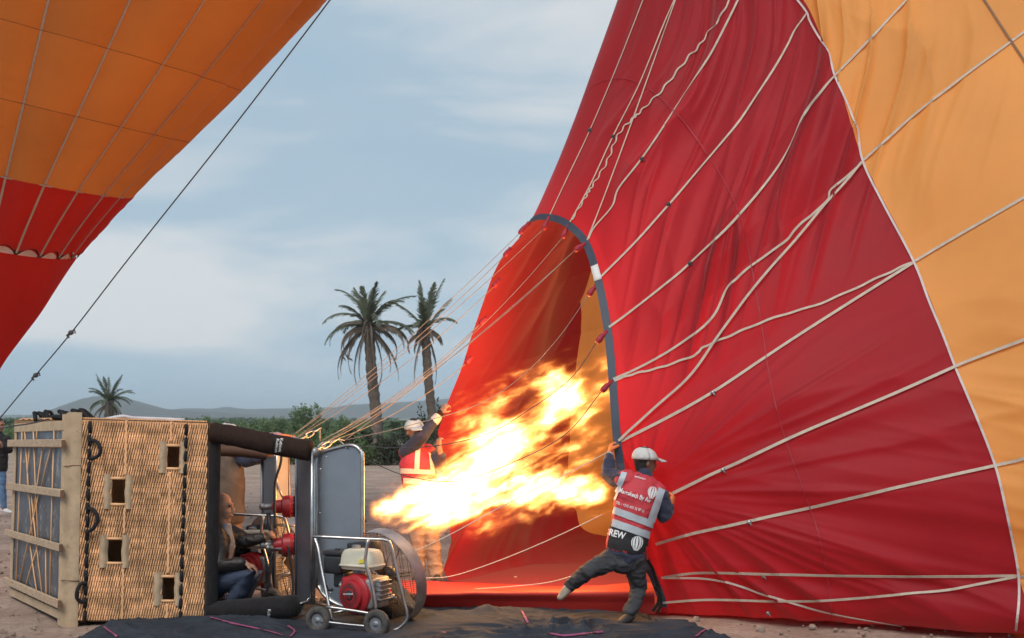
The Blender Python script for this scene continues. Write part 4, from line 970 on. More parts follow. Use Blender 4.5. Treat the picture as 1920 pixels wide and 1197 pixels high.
def burner(cx, cy_, Yd, name_label=None):
    o = P(cx, cy_, Yd); ax = Vector((1, .12, 0)).normalized(); k = 2240 / Yd
    mb = MB(); mb.lathe(o, ax, [(-.14, .05), (-.13, .062), (-.06, .064), (-.045, .10), (.02, .108), (.04, .098), (.055, .098)], 20); b = mb.build('burner', PAINTRED, bf, auto=30)
    mb = MB()
    for i in range(14):
        a = i * 2 * math.pi / 14; e1_ = Vector((0, 0, 1)); e2_ = ax.cross(e1_); rv = e1_ * math.cos(a) + e2_ * math.sin(a)
        mb.tube([o + ax * .05 + rv * .094, o + ax * .42 + rv * .094], .007, 5)
    for f in (.10, .2, .3, .42): mb.tube([o + ax * f + (Vector((0, 0, 1)) * math.cos(a) + ax.cross(Vector((0, 0, 1))) * math.sin(a)) * .094 for a in [i * 2 * math.pi / 20 for i in range(20)]], .008, 5, closed=True)
    mb.build('coil_can', BLKPLAS, b); mb = MB(); mb.lathe(o, ax, [(.05, .075), (.42, .075)], 16); mb.build('coil', SHIELDDK, b)
    mb = MB(); mb.tube([o - ax * .13, o - ax * .20, o - ax * .235 + Vector((0, 0, -.01))], .03, 10); mb.ell(o - ax * .235, (.034, .034, .034), None, 10, 7); mb.build('valve', CASTAL, b)
    return b, o, ax
b1, ob1, ax1 = burner(540, 950, 11.25); b2, ob2, ax2 = burner(541, 1021, 11.15)
mb = MB(); mb.tube([P(503, 962, 11.2), P(506, 985, 11.18), P(511, 1012, 11.15)], .022, 10); mb.build('blast_handle', BLKPLAS, b1)
mb = MB(); mb.tube([P(504, 1027, 11.1), P(535, 1029, 11.1)], .02, 10); mb.ell(P(503, 1027, 11.1), (.028, .028, .028), None, 10, 7, 0); mb.build('pilot_valve', CASTAL, b2)
for pts in ([(528, 850), (526, 870), (516, 905), (515, 950), (516, 990)], [(512, 1035), (506, 1060), (505, 1090), (500, 1108), (495, 1116)], [(540, 1022), (544, 1050), (549, 1080), (549, 1110), (545, 1128)]):
    mb = MB(); mb.tube(crom([P(x, y, 11.05) for x, y in pts], 6), .012, 7); mb.build('hose', BLKPLAS, bf)
# carabiners joining frame and cables
def link_chain(a, b, n, r=.010, label=None):
    for i in range(n):
        p, q = a.lerp(b, i / n), a.lerp(b, (i + 1.15) / n); d = (q - p); w = (Vector((0, 0, 1)) if i % 2 else Vector((0, 1, 0))); w = (w - d * (w.dot(d) / d.length_squared)).normalized() * .022
        mb = MB(); mb.tube(crom([p, p + d * .2 + w, p + d * .8 + w * .8, q, p + d * .8 - w * .8, p + d * .2 - w], 4, True), r * .75, 6, closed=True); mb.build('carabiner', STEEL, bf)
link_chain(P(560, 826, 11.2), P(600, 804, 11.4), 3); link_chain(P(588, 846, 10.6), P(634, 824, 10.9), 3); link_chain(P(598, 842, 10.7), P(608, 832, 11.2), 1); link_chain(P(560, 1132, 10.5), P(592, 1124, 10.6), 2)
mb = MB(); mb.ell(P(553, 826, 11.0), (.05, .03, .035), None, 10, 7); mb.ell(P(590, 848, 10.55), (.045, .04, .045), None, 10, 7); mb.build('end_fitting', CASTAL, bf)
for a, b, n_ in ((HUBS[0], P(560, 826, 11.2), 'lead'), (HUBS[2], P(600, 804, 11.4), 'lead'), (HUBS[4], P(634, 824, 10.9), 'lead'), (P(650, 838, 10.5), P(634, 824, 10.9), 'lead')):
    mb = MB(); mb.tube([a, b], .005, 5); mb.build(n_, CORD, bf)

# ------------------------------------------------------------------ inflation fans
def fan(label, dx, dy, dY, z0, full=True, k=1.0):
    """drawn round photo pixels of the near fan; (dx, dy, dY) moves it"""
    Q = lambda x, y, Yd: P(x + dx, y + dy, Yd + dY)
    root = empty('inflation_fan', tuple(Q(650, 1190, 10.0)), label, 'fan')
    T = lambda pts, r=.0135, name='frame_tube', sub=5: MB().tube(crom([Q(*p) for p in pts], sub), r, 8).build(name, STEEL, root)
    # wheels
    for wx, wy, Yd in ((597, 1163, 10.02), (706, 1170, 9.86)):
        c = Q(wx, wy, Yd); ax = Vector((-.42, -1, 0)).normalized()
        e = empty('wheel', (0, 0, 0)); bpy.data.objects.remove(e)
        prof = []
        for i in range(17):
            a = math.pi * 2 * i / 16; prof.append((math.cos(a) * .042, .088 + math.sin(a) * .032))
        mb = MB(); rings = 36; v = []; e1_ = Vector((0, 0, 1)); e2_ = ax.cross(e1_).normalized()
        for j in range(rings):
            an = 2 * math.pi * j / rings; rv = e1_ * math.cos(an) + e2_ * math.sin(an)
            for i in range(12):
                a = 2 * math.pi * i / 12; knob = 1.0 + (.10 if (math.sin(a) > .45 and (j + i) % 2) else 0)
                v.append(c + ax * (math.cos(a) * .040) + rv * (.084 + math.sin(a) * .034 * knob))
        mb.add(v, [(j * 12 + i, j * 12 + (i + 1) % 12, ((j + 1) % rings) * 12 + (i + 1) % 12, ((j + 1) % rings) * 12 + i) for j in range(rings) for i in range(12)])
        w = mb.build('wheel', RUBBER, root)
        mb = MB(); mb.lathe(c, ax, [(-.03, .064), (.012, .062), (.018, .056), (.006, .05), (.004, .03), (.018, .026), (.022, .012), (.030, .010), (.03, .001)], 24); mb.build('rim', GALV, w, auto=35)
    # frame
    T([(586, 1006, 10.0), (690, 1011, 9.95), (722, 1013, 9.95), (732, 1022, 9.95), (742, 1062, 9.95), (757, 1125, 9.95), (763, 1150, 9.95), (761, 1165, 9.95), (748, 1178, 9.95), (736, 1183, 9.95)])
    T([(590, 1008, 10.3), (597, 1030, 10.25), (603, 1065, 10.2), (616, 1130, 10.1), (623, 1165, 10.05)])
    T([(690, 1012, 9.9), (686, 1040, 9.9), (686, 1056, 9.9), (698, 1100, 9.88), (706, 1148, 9.88)])
    T([(612, 1138, 10.0), (660, 1145, 9.95), (702, 1152, 9.9)]); T([(600, 1165, 9.99), (640, 1170, 9.94), (690, 1175, 9.88)], .012, 'axle'); T([(630, 1177, 10.1), (690, 1184, 10.0)], .011)
    T([(660, 1148, 10.15), (700, 1132, 10.2), (740, 1118, 10.25)], .02); T([(625, 1150, 10.35), (690, 1135, 10.4), (750, 1120, 10.45)], .012)
    # shroud ring, guard wires and propeller
    c = Q(722, 1083, 10.5); ax = Vector((-.60, -.77, -.20)).normalized()
    e1_ = (Vector((0, 0, 1)) - ax * ax.z).normalized(); e2_ = ax.cross(e1_); Rr = .43
    ring = lambda r, a, n=48: [c + ax * a + (e1_ * math.cos(2 * math.pi * i / n) + e2_ * math.sin(2 * math.pi * i / n)) * r for i in range(n)]
    mb = MB(); L4 = [ring(Rr, -.065), ring(Rr, .065), ring(Rr - .006, .065), ring(Rr - .006, -.065)]
    v = [p for l in L4 for p in l]; n = 48; mb.add(v, [(a * n + i, a * n + (i + 1) % n, ((a + 1) % 4) * n + (i + 1) % n, ((a + 1) % 4) * n + i) for a in range(4) for i in range(n)]); mb.build('shroud', GALV, root, auto=40)
    for side, sgn in ((-.06, 1), (.06, 1)):
        mb = MB()
        for i in range(-24, 25):
            d = i * .0178; h = math.sqrt(max(0, (Rr - .005) ** 2 - d * d))
            mb.tube([c + ax * side + e1_ * d - e2_ * h, c + ax * side + e1_ * d + e2_ * h], .0017, 3, cap=False)
            if i % 5 == 0: mb.tube([c + ax * side + e2_ * d - e1_ * h, c + ax * side + e2_ * d + e1_ * h], .0025, 4, cap=False)
        for i in range(8):
            a = i * math.pi / 4 + .2; mb.tube([c + ax * side, c + ax * side + (e1_ * math.cos(a) + e2_ * math.sin(a)) * (Rr - .005)], .005, 4)
        mb.build('wire_guard', WIRE, root)
    mb = MB()
    for a in (0.9, 0.9 + math.pi):
        d = e1_ * math.cos(a) + e2_ * math.sin(a); w = d.cross(ax); mb.add([c + w * .03 + ax * .01, c - w * .03 - ax * .01, c + d * .2 - w * .06 - ax * .02, c + d * .4 - w * .03 - ax * .01, c + d * .4 + w * .02 + ax * .006, c + d * .2 + w * .05 + ax * .02], [(0, 1, 2, 5), (5, 2, 3, 4)])
    mb.build('propeller', WOOD, root); mb = MB(); mb.lathe(c - ax * .1, ax, [(0, .05), (.03, .09), (.09, .09), (.12, .03)], 18); mb.build('hub', BLKPLAS, root)
    # engine
    rz = Matrix.Rotation(R(-28), 3, 'Z'); tl = Matrix.Rotation(R(-3), 3, 'Y')
    ec = Q(684, 1104, 10.2); ES = 1.2
    def eb(name, off, size, m_, bv=.02, rr=None):
        mb = MB(); mb.box(ec + rz @ (Vector(off) * ES), [q_ * ES for q_ in size], (rr or rz)); o = mb.build(name, m_, root); bevel(o, bv, 3, 30); return o
    eb('crankcase', (.03, .0, -.02), (.22, .24, .22), CASTAL, .03); eb('cylinder_head', (.11, .0, .0), (.12, .13, .16), CASTAL, .02)
    # fuel tank: lower pan + domed top
    mb = MB(); tc_ = ec + rz @ Vector((.0, -.04, .225)); sz = [(z_ * 1.15, a_ * ES, b_ * ES) for z_, a_, b_ in [(.0, .27, .17), (.022, .29, .19), (.026, .305, .205), (.034, .305, .205), (.038, .29, .19), (.11, .27, .175), (.14, .235, .145), (.148, .18, .10)]]
    loops = []
    for z, a, b in sz:
        lp = []
        for i in range(28):
            t = 2 * math.pi * i / 28; cx_, sx_ = math.cos(t), math.sin(t); lp.append(tc_ + rz @ Vector((math.copysign(abs(cx_) ** .35, cx_) * a / 2, math.copysign(abs(sx_) ** .35, sx_) * b / 2, z - .05)))
        loops.append(lp)
    v = [p for l in loops for p in l]; n = 28; f = [(a * n + i, a * n + (i + 1) % n, (a + 1) * n + (i + 1) % n, (a + 1) * n + i) for a in range(len(loops) - 1) for i in range(n)] + [tuple(range(n - 1, -1, -1)), tuple((len(loops) - 1) * n + i for i in range(n))]
    mb.add(v, f); tk = mb.build('fuel_tank', TANK, root, auto=40)
    mb = MB(); mb.lathe(tc_ + rz @ Vector((-.06, -.0, .118)), (0, 0, 1), [(0, .036), (.012, .040), (.026, .040), (.030, .034), (.03, .002)], 20); mb.build('cap', STEEL, tk, auto=35)
    if full:
        mb = MB(); fx = tc_ + rz @ Vector((.08, -.112, .03)); u_, w_ = rz @ Vector((1, 0, .25)), Vector((0, 0, 1)); nn = rz @ Vector((0, -1, 0)); mb.add([fx + nn * .008 + u_ * a * .032 + w_ * b * .016 for a, b in ((-1, -1), (1, -1), (1, 1), (-1, 1))], [(0, 1, 2, 3)]); mb.build('warning_sticker', YELLOW, tk)
    # red fan cover with slots and recoil starter
    cf = ec + rz @ Vector((-.02, -.15, -.035)); nx = (rz @ Vector((-.18, -1, 0))).normalized()
    mb = MB(); mb.lathe(cf - nx * .10, nx, [(0, .172), (.05, .174), (.085, .168), (.10, .15), (.105, .132), (.135, .125), (.142, .11), (.138, .06), (.134, .055), (.134, .002)], 36); cv = mb.build('fan_cover', PAINTRED, root, auto=30)
    mb = MB(); mb.box(cf - nx * .055 + Vector((0, 0, .085)), (.26, .10, .12), rz); o = mb.build('cover_shoulder', PAINTRED, root); bevel(o, .02, 3)
    e1f = Vector((0, 0, 1)); e2f = nx.cross(e1f).normalized()
    mb = MB()
    for i in range(26):
        a = 2 * math.pi * i / 26; d = e1f * math.cos(a) + e2f * math.sin(a); w_ = d.cross(nx) * .0045; p = cf + nx * .044
        mb.add([p + d * .062 - w_, p + d * .062 + w_, p + d * .112 + w_ * 1.4 - nx * .003, p + d * .112 - w_ * 1.4 - nx * .003], [(0, 1, 2, 3)])
    mb.build('cooling_slots', BLKPLAS, cv)
    mb = MB(); mb.lathe(cf + nx * .036, nx, [(0, .044), (.012, .043), (.014, .038), (.014, .001)], 24); mb.build('starter_disc', BLKPLAS, cv, auto=35)
    if full:
        bb = bvh_of([cv] + [c_ for c_ in cv.children]); pc_ = cf + nx * .06; fx_, fy_ = 960 + pc_.x / pc_.y * FPX, HOR - (pc_.z - EYE) / pc_.y * FPX
        text_on(bb, 'HONDA', fx_ - 7, fy_ - 1.5, 3.4, 0, LETTER, cv, 'lettering', .01, .95, .006); text_on(bb, 'GX', fx_ - 5, fy_ + 5, 4.2, 0, PAINTRED, cv, 'lettering', .03, 1.3, .006)
    mb = MB(); h = cf + nx * .03 + rz @ Vector((-.19, .02, .03)); mb.tube([h, h + rz @ Vector((-.05, -.02, .0))], .012, 8); mb.ell(h + rz @ Vector((-.055, -.022, 0)), (.014, .02, .045), rz, 10, 7); mb.build('starter_handle', BLKPLAS, root)
    eb('air_filter_box', (-.20, -.04, .17), (.15, .17, .13), BLKPLAS, .022); eb('air_filter_lid', (-.20, -.04, .252), (.155, .175, .035), BLKPLAS, .012)
    mb = MB(); mb.lathe(ec + rz @ (Vector((-.20, -.05, .265)) * ES), (0, 0, 1), [(0, .02), (.018, .022), (.022, .012)], 12); mb.build('wing_nut', BLKPLAS, root)
    eb('carburettor', (-.17, -.02, .06), (.10, .12, .11), BLKPLAS, .02); mb = MB(); p = ec + rz @ (Vector((-.16, -.08, .04)) * ES); mb.tube([p, p + Vector((.05, -.01, .03)), p + Vector((.09, 0, .02))], .008, 6); mb.ell(p + Vector((.01, -.01, -.02)), (.02, .02, .025), None, 8, 6); mb.build('throttle', CASTAL, root)
    eb('silencer', (-.08, .10, .28), (.22, .12, .09), BLKPLAS, .02, Matrix.Rotation(R(-28), 3, 'Z') @ Matrix.Rotation(R(-8), 3, 'Y'))
    for i in range(5): eb('cooling_fin', (.165, .0, -.06 + .032 * i), (.045, .14, .008), CASTAL, .003)
    return root
fan('wheeled inflation fan with red engine and cream fuel tank in front', 0, 0, 0, 0)
fan('second inflation fan half hidden behind the crouching pilot', -196, -44, 1.5, 0, False)

# ------------------------------------------------------------------ people
def blob(name, chains, vox, parent, m_, smooth=4, wr=0.0, wf=14, keep=None):
    """one continuous surface grown over chains of (point, radius[, depth radius]) with an optional wide axis"""
    mb = MB()
    for ch in chains:
        wide = None
        if isinstance(ch, dict): wide = ch.get('wide'); pts = ch['p']
        else: pts = ch
        pts = [(Vector(q[0]), q[1], q[2] if len(q) > 2 else q[1]) for q in pts]
        ext = []
        for i, (p, a, b) in enumerate(pts):
            ext.append((p, a, b))
        if len(ext) == 1:
            p, a, b = ext[0]; mb.ell(p, (a, a, b)); continue
        # rounded ends
        t0 = (ext[0][0] - ext[1][0]).normalized(); t1 = (ext[-1][0] - ext[-2][0]).normalized(); r0 = min(ext[0][1:]); r1 = min(ext[-1][1:])
        L = [(ext[0][0] + t0 * r0 * f, ext[0][1] * g, ext[0][2] * g) for f, g in ((.98, .2), (.8, .6), (.45, .89))] + ext + [(ext[-1][0] + t1 * r1 * f, ext[-1][1] * g, ext[-1][2] * g) for f, g in ((.45, .89), (.8, .6), (.98, .2))]
        v, f, n = [], [], 16; up = None
        for i, (p, a, b) in enumerate(L):
            t = (L[min(i + 1, len(L) - 1)][0] - L[max(i - 1, 0)][0]).normalized()
            ref = Vector(wide) if wide is not None else (up if up is not None else (Vector((1, 0, 0)) if abs(t.x) < .8 else Vector((0, 1, 0))))
            u = ref - t * ref.dot(t); u = u.normalized() if u.length > 1e-5 else t.orthogonal().normalized(); w = t.cross(u); up = u
            v += [p + u * (math.cos(k * 2 * math.pi / n) * a) + w * (math.sin(k * 2 * math.pi / n) * b) for k in range(n)]
        for i in range(len(L) - 1):
            for k in range(n): f.append((i * n + k, i * n + (k + 1) % n, (i + 1) * n + (k + 1) % n, (i + 1) * n + k))
        f += [tuple(range(n - 1, -1, -1)), tuple((len(L) - 1) * n + k for k in range(n))]
        mb.add(v, f)
    me = mb.mesh('tmp'); ob = bpy.data.objects.new('tmp', me); COL.objects.link(ob)
    md = ob.modifiers.new('r', 'REMESH'); md.mode = 'VOXEL'; md.voxel_size = vox
    sm = ob.modifiers.new('s', 'SMOOTH'); sm.iterations = smooth; sm.factor = .5
    dg = bpy.context.evaluated_depsgraph_get(); res = bpy.data.meshes.new_from_object(ob.evaluated_get(dg)); bpy.data.objects.remove(ob); bpy.data.meshes.remove(me)
    res.name = name
    if wr:
        n = len(res.vertices); co = np.zeros(n * 3); no = np.zeros(n * 3); res.vertices.foreach_get('co', co); res.vertices.foreach_get('normal', no)
        co, no = co.reshape(-1, 3), no.reshape(-1, 3); x, y, z = co.T
        d = (1 - np.abs(2 * vn(x * wf * .6 + z * wf * .3, y * wf * .6, z * wf) - 1)) ** 2 - .4 + (fbm(x * wf * 2, y * wf * 2, z * wf * 2, 2) - .5) * .6
        res.vertices.foreach_set('co', (co + no * (d * wr)[:, None]).ravel())
    if keep is not None:
        bm = bmesh.new(); bm.from_mesh(res); bmesh.ops.delete(bm, geom=[v for v in bm.verts if not keep(v.co)], context='VERTS'); bm.to_mesh(res); bm.free()
    return link(name, res, parent, m_)
def hand_chains(w, d, pn, curl=1.0, k=1.0, grow=0.0, side=1):
    """w wrist, d direction of the hand, pn palm normal (side fingers curl to)"""
    d = Vector(d).normalized(); pn = Vector(pn); pn = (pn - d * pn.dot(d)).normalized(); sd = d.cross(pn) * side; ch = []
    ch.append({'wide': sd, 'p': [(w, .030 * k + grow, .022 * k + grow), (w + d * .045 * k, .038 * k + grow, .018 * k + grow), (w + d * .085 * k, .040 * k + grow, .016 * k + grow)]})
    for i, ln in enumerate((.070, .080, .074, .058)):
        b = w + d * .088 * k + sd * (-.031 + i * .0205) * k; a = 0; p = b; pts = [(b, .0095 * k + grow)]
        for j, f in enumerate((.45, .32, .23)):
            a += curl * (.75, .95, .6)[j]; p = p + (d * math.cos(a) + pn * math.sin(a)) * ln * k * f; pts.append((p, (.0092 - .001 * j) * k + grow))
        ch.append(pts)
    b = w + d * .03 * k - sd * .032 * k
    m_ = b + (d * .55 - sd * .55 + pn * .55 * curl).normalized() * .04 * k; t = m_ + (d * .75 + sd * .1 + pn * .75 * curl).normalized() * .035 * k
    ch.append([(b, .013 * k + grow), (m_, .0115 * k + grow), (t, .0095 * k + grow)])
    return ch
def head_chains(c, f, u, k=1.0):
    f = Vector(f).normalized(); u = Vector(u); u = (u - f * u.dot(f)).normalized(); s = f.cross(u)
    L = lambda a, b, z: c + s * a * k + f * b * k + u * z * k
    return [{'wide': s, 'p': [(L(0, -.012, -.03), .070 * k, .082 * k), (L(0, -.012, .02), .078 * k, .094 * k), (L(0, -.012, .055), .070 * k, .086 * k)]},
            {'wide': s, 'p': [(L(0, .030, -.035), .060 * k, .062 * k), (L(0, .040, -.085), .046 * k, .050 * k), (L(0, .055, -.108), .028 * k, .026 * k)]},
            [(L(0, .086, .012), .010 * k), (L(0, .105, -.022), .014 * k), (L(0, .098, -.030), .017 * k)],
            {'wide': s, 'p': [(L(-.04, .078, .030), .014 * k, .014 * k), (L(.04, .078, .030), .014 * k, .014 * k)]},
            {'wide': s, 'p': [(L(-.02, .088, -.062), .011 * k, .009 * k), (L(.02, .088, -.062), .011 * k, .009 * k)]},
            {'wide': f, 'p': [(L(.078, -.01, .012), .014 * k, .010 * k), (L(.083, -.015, -.03), .012 * k, .009 * k)]}, {'wide': f, 'p': [(L(-.078, -.01, .012), .014 * k, .010 * k), (L(-.083, -.015, -.03), .012 * k, .009 * k)]}]
def face_bits(root, c, f, u, hair=True, k=1.0, beard=False):
    f = Vector(f).normalized(); u = Vector(u); u = (u - f * u.dot(f)).normalized(); s = f.cross(u); L = lambda a, b, z: c + s * a * k + f * b * k + u * z * k
    for sg in (-1, 1):
        mb = MB(); mb.ell(L(.033 * sg, .080, .010), (.008 * k, .006 * k, .005 * k), None, 8, 6); mb.build('eye', EYEM, root)
        mb = MB(); mb.tube([L(.018 * sg, .092, .028), L(.035 * sg, .091, .033), L(.052 * sg, .080, .026)], .0035 * k, 5); mb.build('eyebrow', HAIR, root)
    mb = MB(); mb.tube([L(-.024, .092, -.064), L(0, .101, -.063), L(.024, .092, -.064)], .005 * k, 5); mb.build('mouth', LIP, root)
    if hair:
        blob('hair', [{'wide': s, 'p': [(L(0, -.03, -.05), .066 * k, .062 * k), (L(0, -.022, .02), .083 * k, .094 * k), (L(0, -.014, .058), .074 * k, .092 * k)]}], .010, root, HAIR, 2, .003, 60, keep=lambda v: (v - c).dot(f) < .005 + .9 * max(0, (v - c).dot(u) - .03))
def cap_obj(root, c, f, u, m_, k=1.0, brim=None):
    f = Vector(f).normalized(); u = Vector(u); u = (u - f * u.dot(f)).normalized(); s = f.cross(u); L = lambda a, b, z: c + s * a * k + f * b * k + u * z * k
    mb = MB(); rowsC = []
    for i in range(9):
        th = i / 8 * math.pi / 2; rowsC.append([L(math.cos(th) ** .9 * .096 * math.cos(a), -.010 + math.cos(th) ** .9 * .110 * math.sin(a) - .012 * math.sin(th), .008 + .098 * math.sin(th) ** .9 + (.006 * math.sin(a) if i < 2 else 0)) for a in [j * 2 * math.pi / 24 for j in range(25)]])
    mb.grid(rowsC); cp = mb.build('cap', m_, root)
    so = cp.modifiers.new('t', 'SOLIDIFY'); so.thickness = .006
    mb = MB(); rowsC = []
    for i in range(6):
        q = i / 5; rowsC.append([L(math.sin(a) * (.082 - .012 * q), .066 + math.cos(a) * .03 + q * .098 * math.cos(a * .95), .018 - .022 * q + .016 * math.cos(a * 1.2) ) for a in [(-1 + j / 6) * 1.25 for j in range(13)]])
    mb.grid(rowsC); b = mb.build('brim', m_, cp); so = b.modifiers.new('t', 'SOLIDIFY'); so.thickness = .006
    mb = MB(); mb.ell(L(0, -.022, .108), (.009, .009, .006), None, 8, 5); mb.build('cap_button', m_, cp)
    return cp
def limb(*q): return [(Vector(p), r) for p, r in q]
def shoe_chains(ankle, toe, k=1.0):
    d = (toe - ankle); return [{'wide': d.cross(Vector((0, 0, 1))), 'p': [(ankle - d * .18, .038 * k, .04 * k), (ankle.lerp(toe, .35), .043 * k, .045 * k), (ankle.lerp(toe, .75), .046 * k, .034 * k), (toe, .036 * k, .026 * k)]}]
def patch_on(bvh, quad, nu, nv, parent, m_, name, off=.006):
    """strip defined by pixel corners a,b,c,d laid on a garment"""
    a, b, c, d = [Vector(q) for q in quad]; rowsQ = []
    for i in range(nu + 1):
        row = []
        for j in range(nv + 1):
            p = a.lerp(b, i / nu).lerp(d.lerp(c, i / nu), j / nv); h, n = onto(bvh, p.x, p.y, off); row.append(h)
        rowsQ.append(row)
    mb = MB(); v, f, mp_ = [], [], {}
    for i in range(nu + 1):
        for j in range(nv + 1):
            if rowsQ[i][j] is not None: mp_[(i, j)] = len(v); v.append(rowsQ[i][j])
    for i in range(nu):
        for j in range(nv):
            q = [(i, j), (i + 1, j), (i + 1, j + 1), (i, j + 1)]
            if all(x in mp_ for x in q) and max((v[mp_[q[0]]] - v[mp_[x]]).length for x in q) < .12: f.append(tuple(mp_[x] for x in q))
    if f: mb.add(v, f); return mb.build(name, m_, parent)

# --- crewman hauling on the mouth of the envelope, back to the camera
def crew_near():
    D = 10.35
    root = empty('person', tuple(PG(1182, 1178)), 'crewman in red vest and pale cap hauling the envelope mouth, one leg kicked back', 'person')
    q = lambda x, y, d=0.0: P(x, y, D + d)
    pel, wai, che, nek, hd = q(1170, 1040), q(1183, 990, .02), q(1199, 928, .05), q(1208, 893, .08), q(1210, 866, .12)
    shL, shR = q(1167, 902, .05), q(1236, 930, .06)
    elL, wrL = q(1141, 890, .22), q(1143, 852, .36); elR, wrR = q(1247, 968, .08), q(1257, 950, .14)
    hpL, hpR = q(1155, 1046), q(1187, 1048)
    knL, anL, toL = q(1101, 1072, -.10), q(1070, 1098, .05), q(1050, 1121, .02)
    knR, anR, toR = q(1198, 1103, .08), q(1181, 1157, -.02), q(1163, 1168, -.18)
    wide = (shR - shL).normalized(); u = (nek - pel).normalized()
    fdir = Vector((.90, .38, -.10)); 
    hands = hand_chains(wrL, q(1146, 838, .40) - wrL, Vector((.9, .3, .2)), 1.1, .95, 0, 1) + hand_chains(wrR, q(1262, 932, .18) - wrR, Vector((-.8, .4, .2)), 1.1, .95, 0, -1)
    body = head_chains(hd, fdir, u) + hands + [limb((nek, .058), (hd - u * .05, .055)), {'wide': wide, 'p': [(pel, .15, .11), (wai, .14, .10), (che, .165, .115), (che.lerp(nek, .6), .12, .09)]},
        limb((shL, .062), (elL, .045), (wrL, .03)), limb((shR, .062), (elR, .045), (wrR, .03)), limb((hpL, .085), (knL, .055), (anL, .04)), limb((hpR, .085), (knR, .055), (anR, .04))] + shoe_chains(anR, toR, .9) + shoe_chains(anL, toL, .9)
    blob('body', body, .0075, root, SKIN2, 2)
    blob('sweater', [{'wide': wide, 'p': [(pel + u * .0 + wide * .01, .168, .128), (wai, .170, .125), (che, .19, .130), (che.lerp(nek, .55), .142, .10)]}, limb((shL.lerp(nek, .3), .074), (shL, .082), (shL.lerp(elL, .5), .076), (elL, .066), (elL.lerp(wrL, .5), .056), (elL.lerp(wrL, .82), .046)), limb((shR.lerp(nek, .3), .074), (shR, .084), (shR.lerp(elR, .5), .078), (elR, .072), (elR.lerp(wrR, .5), .056), (elR.lerp(wrR, .8), .048)), limb((nek - u * .03, .072), (nek + u * .012, .068))], .009, root, NAVYJ, 3, .014, 15)
    v1 = blob('vest', [{'wide': wide, 'p': [(pel + u * .055, .182, .140), (wai, .180, .138), (che, .212, .150), (che.lerp(nek, .5), .160, .118)]}, limb((shL.lerp(nek, .25), .090), (shL.lerp(nek, .06), .088)), limb((shR.lerp(nek, .25), .090), (shR.lerp(nek, .06), .088))], .009, root, VESTR, 3, .007, 13,
              keep=lambda v: (v - (pel + u * .0)).dot(u) > .005 and (v - (nek + u * .02)).dot(u) < .02)
    B = bvh_of([v1])
    # black lower panel, grey reflective stripes and braces, writing
    patch_on(B, ((1108, 961), (1240, 1004), (1236, 1086), (1092, 1042)), 34, 20, v1, VESTK, 'black_panel', .004)
    patch_on(B, ((1138, 945), (1236, 981), (1234, 995), (1134, 957)), 26, 3, v1, REFL, 'reflective_stripe', .009); patch_on(B, ((1131, 966), (1234, 1003), (1232, 1016), (1127, 980)), 26, 3, v1, REFL, 'reflective_stripe', .009)
    patch_on(B, ((1166, 886), (1176, 888), (1150, 952), (1140, 948)), 3, 14, v1, REFL, 'reflective_stripe', .010); patch_on(B, ((1235, 914), (1246, 920), (1226, 980), (1213, 974)), 3, 14, v1, REFL, 'reflective_stripe', .010)
    a = R(19)
    text_on(B, 'Marrakech By Air', 1161, 923, 8.0, a, LETTER, v1, 'lettering', .022, .74, .012); text_on(B, 'TEL : +212 652 12 97 21', 1156, 945, 4.8, R(18), LETTER, v1, 'lettering', .014, .78, .012)
    text_on(B, 'montgolfiere & aventure', 1158, 932, 2.6, a, DLETTER, v1, 'lettering', .01, .9, .011); text_on(B, 'MARRAKECH', 1190, 896, 3.0, R(16), LETTER, v1, 'lettering', .01, .8, .011)
    text_on(B, 'CREW', 1133, 1001, 12, R(15), LETTER, v1, 'lettering', .03, .8, .012)
    def emblem(cx, cy_, w, h, rot):
        cs, sn = math.cos(rot), math.sin(rot)
        for i in range(5):
            f0, f1 = -1 + i * .4 + .05, -1 + (i + 1) * .4 - .06; mb = MB(); top = []; bot = []
            prof = [(-.5, .05), (-.45, .55), (-.3, .9), (-.1, 1), (.1, .9), (.3, .55), (.42, .3)]
            v = []
            for yy, rr in prof:
                for f_ in (f0, f1):
                    x, y = math.sin(f_ * 1.45) * rr * w / 2, yy * h; hh, n = onto(B, cx + x * cs - y * sn, cy_ + x * sn + y * cs, .012); v.append(hh)
            if any(x is None for x in v): continue
            mb.add(v, [(2 * k_, 2 * k_ + 1, 2 * k_ + 3, 2 * k_ + 2) for k_ in range(len(prof) - 1)]); mb.build('balloon_emblem', LETTER, v1, False)
    emblem(1222, 925, 18, 24, R(12)); emblem(1193, 1020, 22, 30, R(10))
    blob('trousers', [{'wide': wide, 'p': [(pel + u * .03, .152, .12), (pel - u * .05, .152, .115)]}, limb((hpL, .100), (hpL.lerp(knL, .5), .088), (knL, .070), (knL.lerp(anL, .6), .062), (anL, .056)), limb((hpR, .100), (hpR.lerp(knR, .5), .086), (knR, .070), (knR.lerp(anR, .5), .062), (anR + Vector((0, 0, .05)), .060))], .009, root, DENIM, 2, .013, 22)
    blob('shoe', shoe_chains(anR, toR), .009, root, DSHOE, 2); blob('shoe', shoe_chains(anL, toL), .009, root, SHOE, 2)
    blob('glove', hand_chains(wrL, q(1146, 838, .40) - wrL, Vector((.9, .3, .2)), 1.1, 1.02, .004, 1), .006, root, GLOVE, 2); blob('glove', hand_chains(wrR, q(1262, 932, .18) - wrR, Vector((-.8, .4, .2)), 1.1, 1.02, .004, -1), .006, root, GLOVE, 2)
    blob('cuff', [limb((wrL.lerp(elL, .25), .036), (wrL, .035))], .008, root, GREYCUFF, 2)
    face_bits(root, hd, fdir, u); cap_obj(root, hd + u * .012, fdir, u + Vector((.05, 0, 0)), CAPW, 1.08)
crew_near()

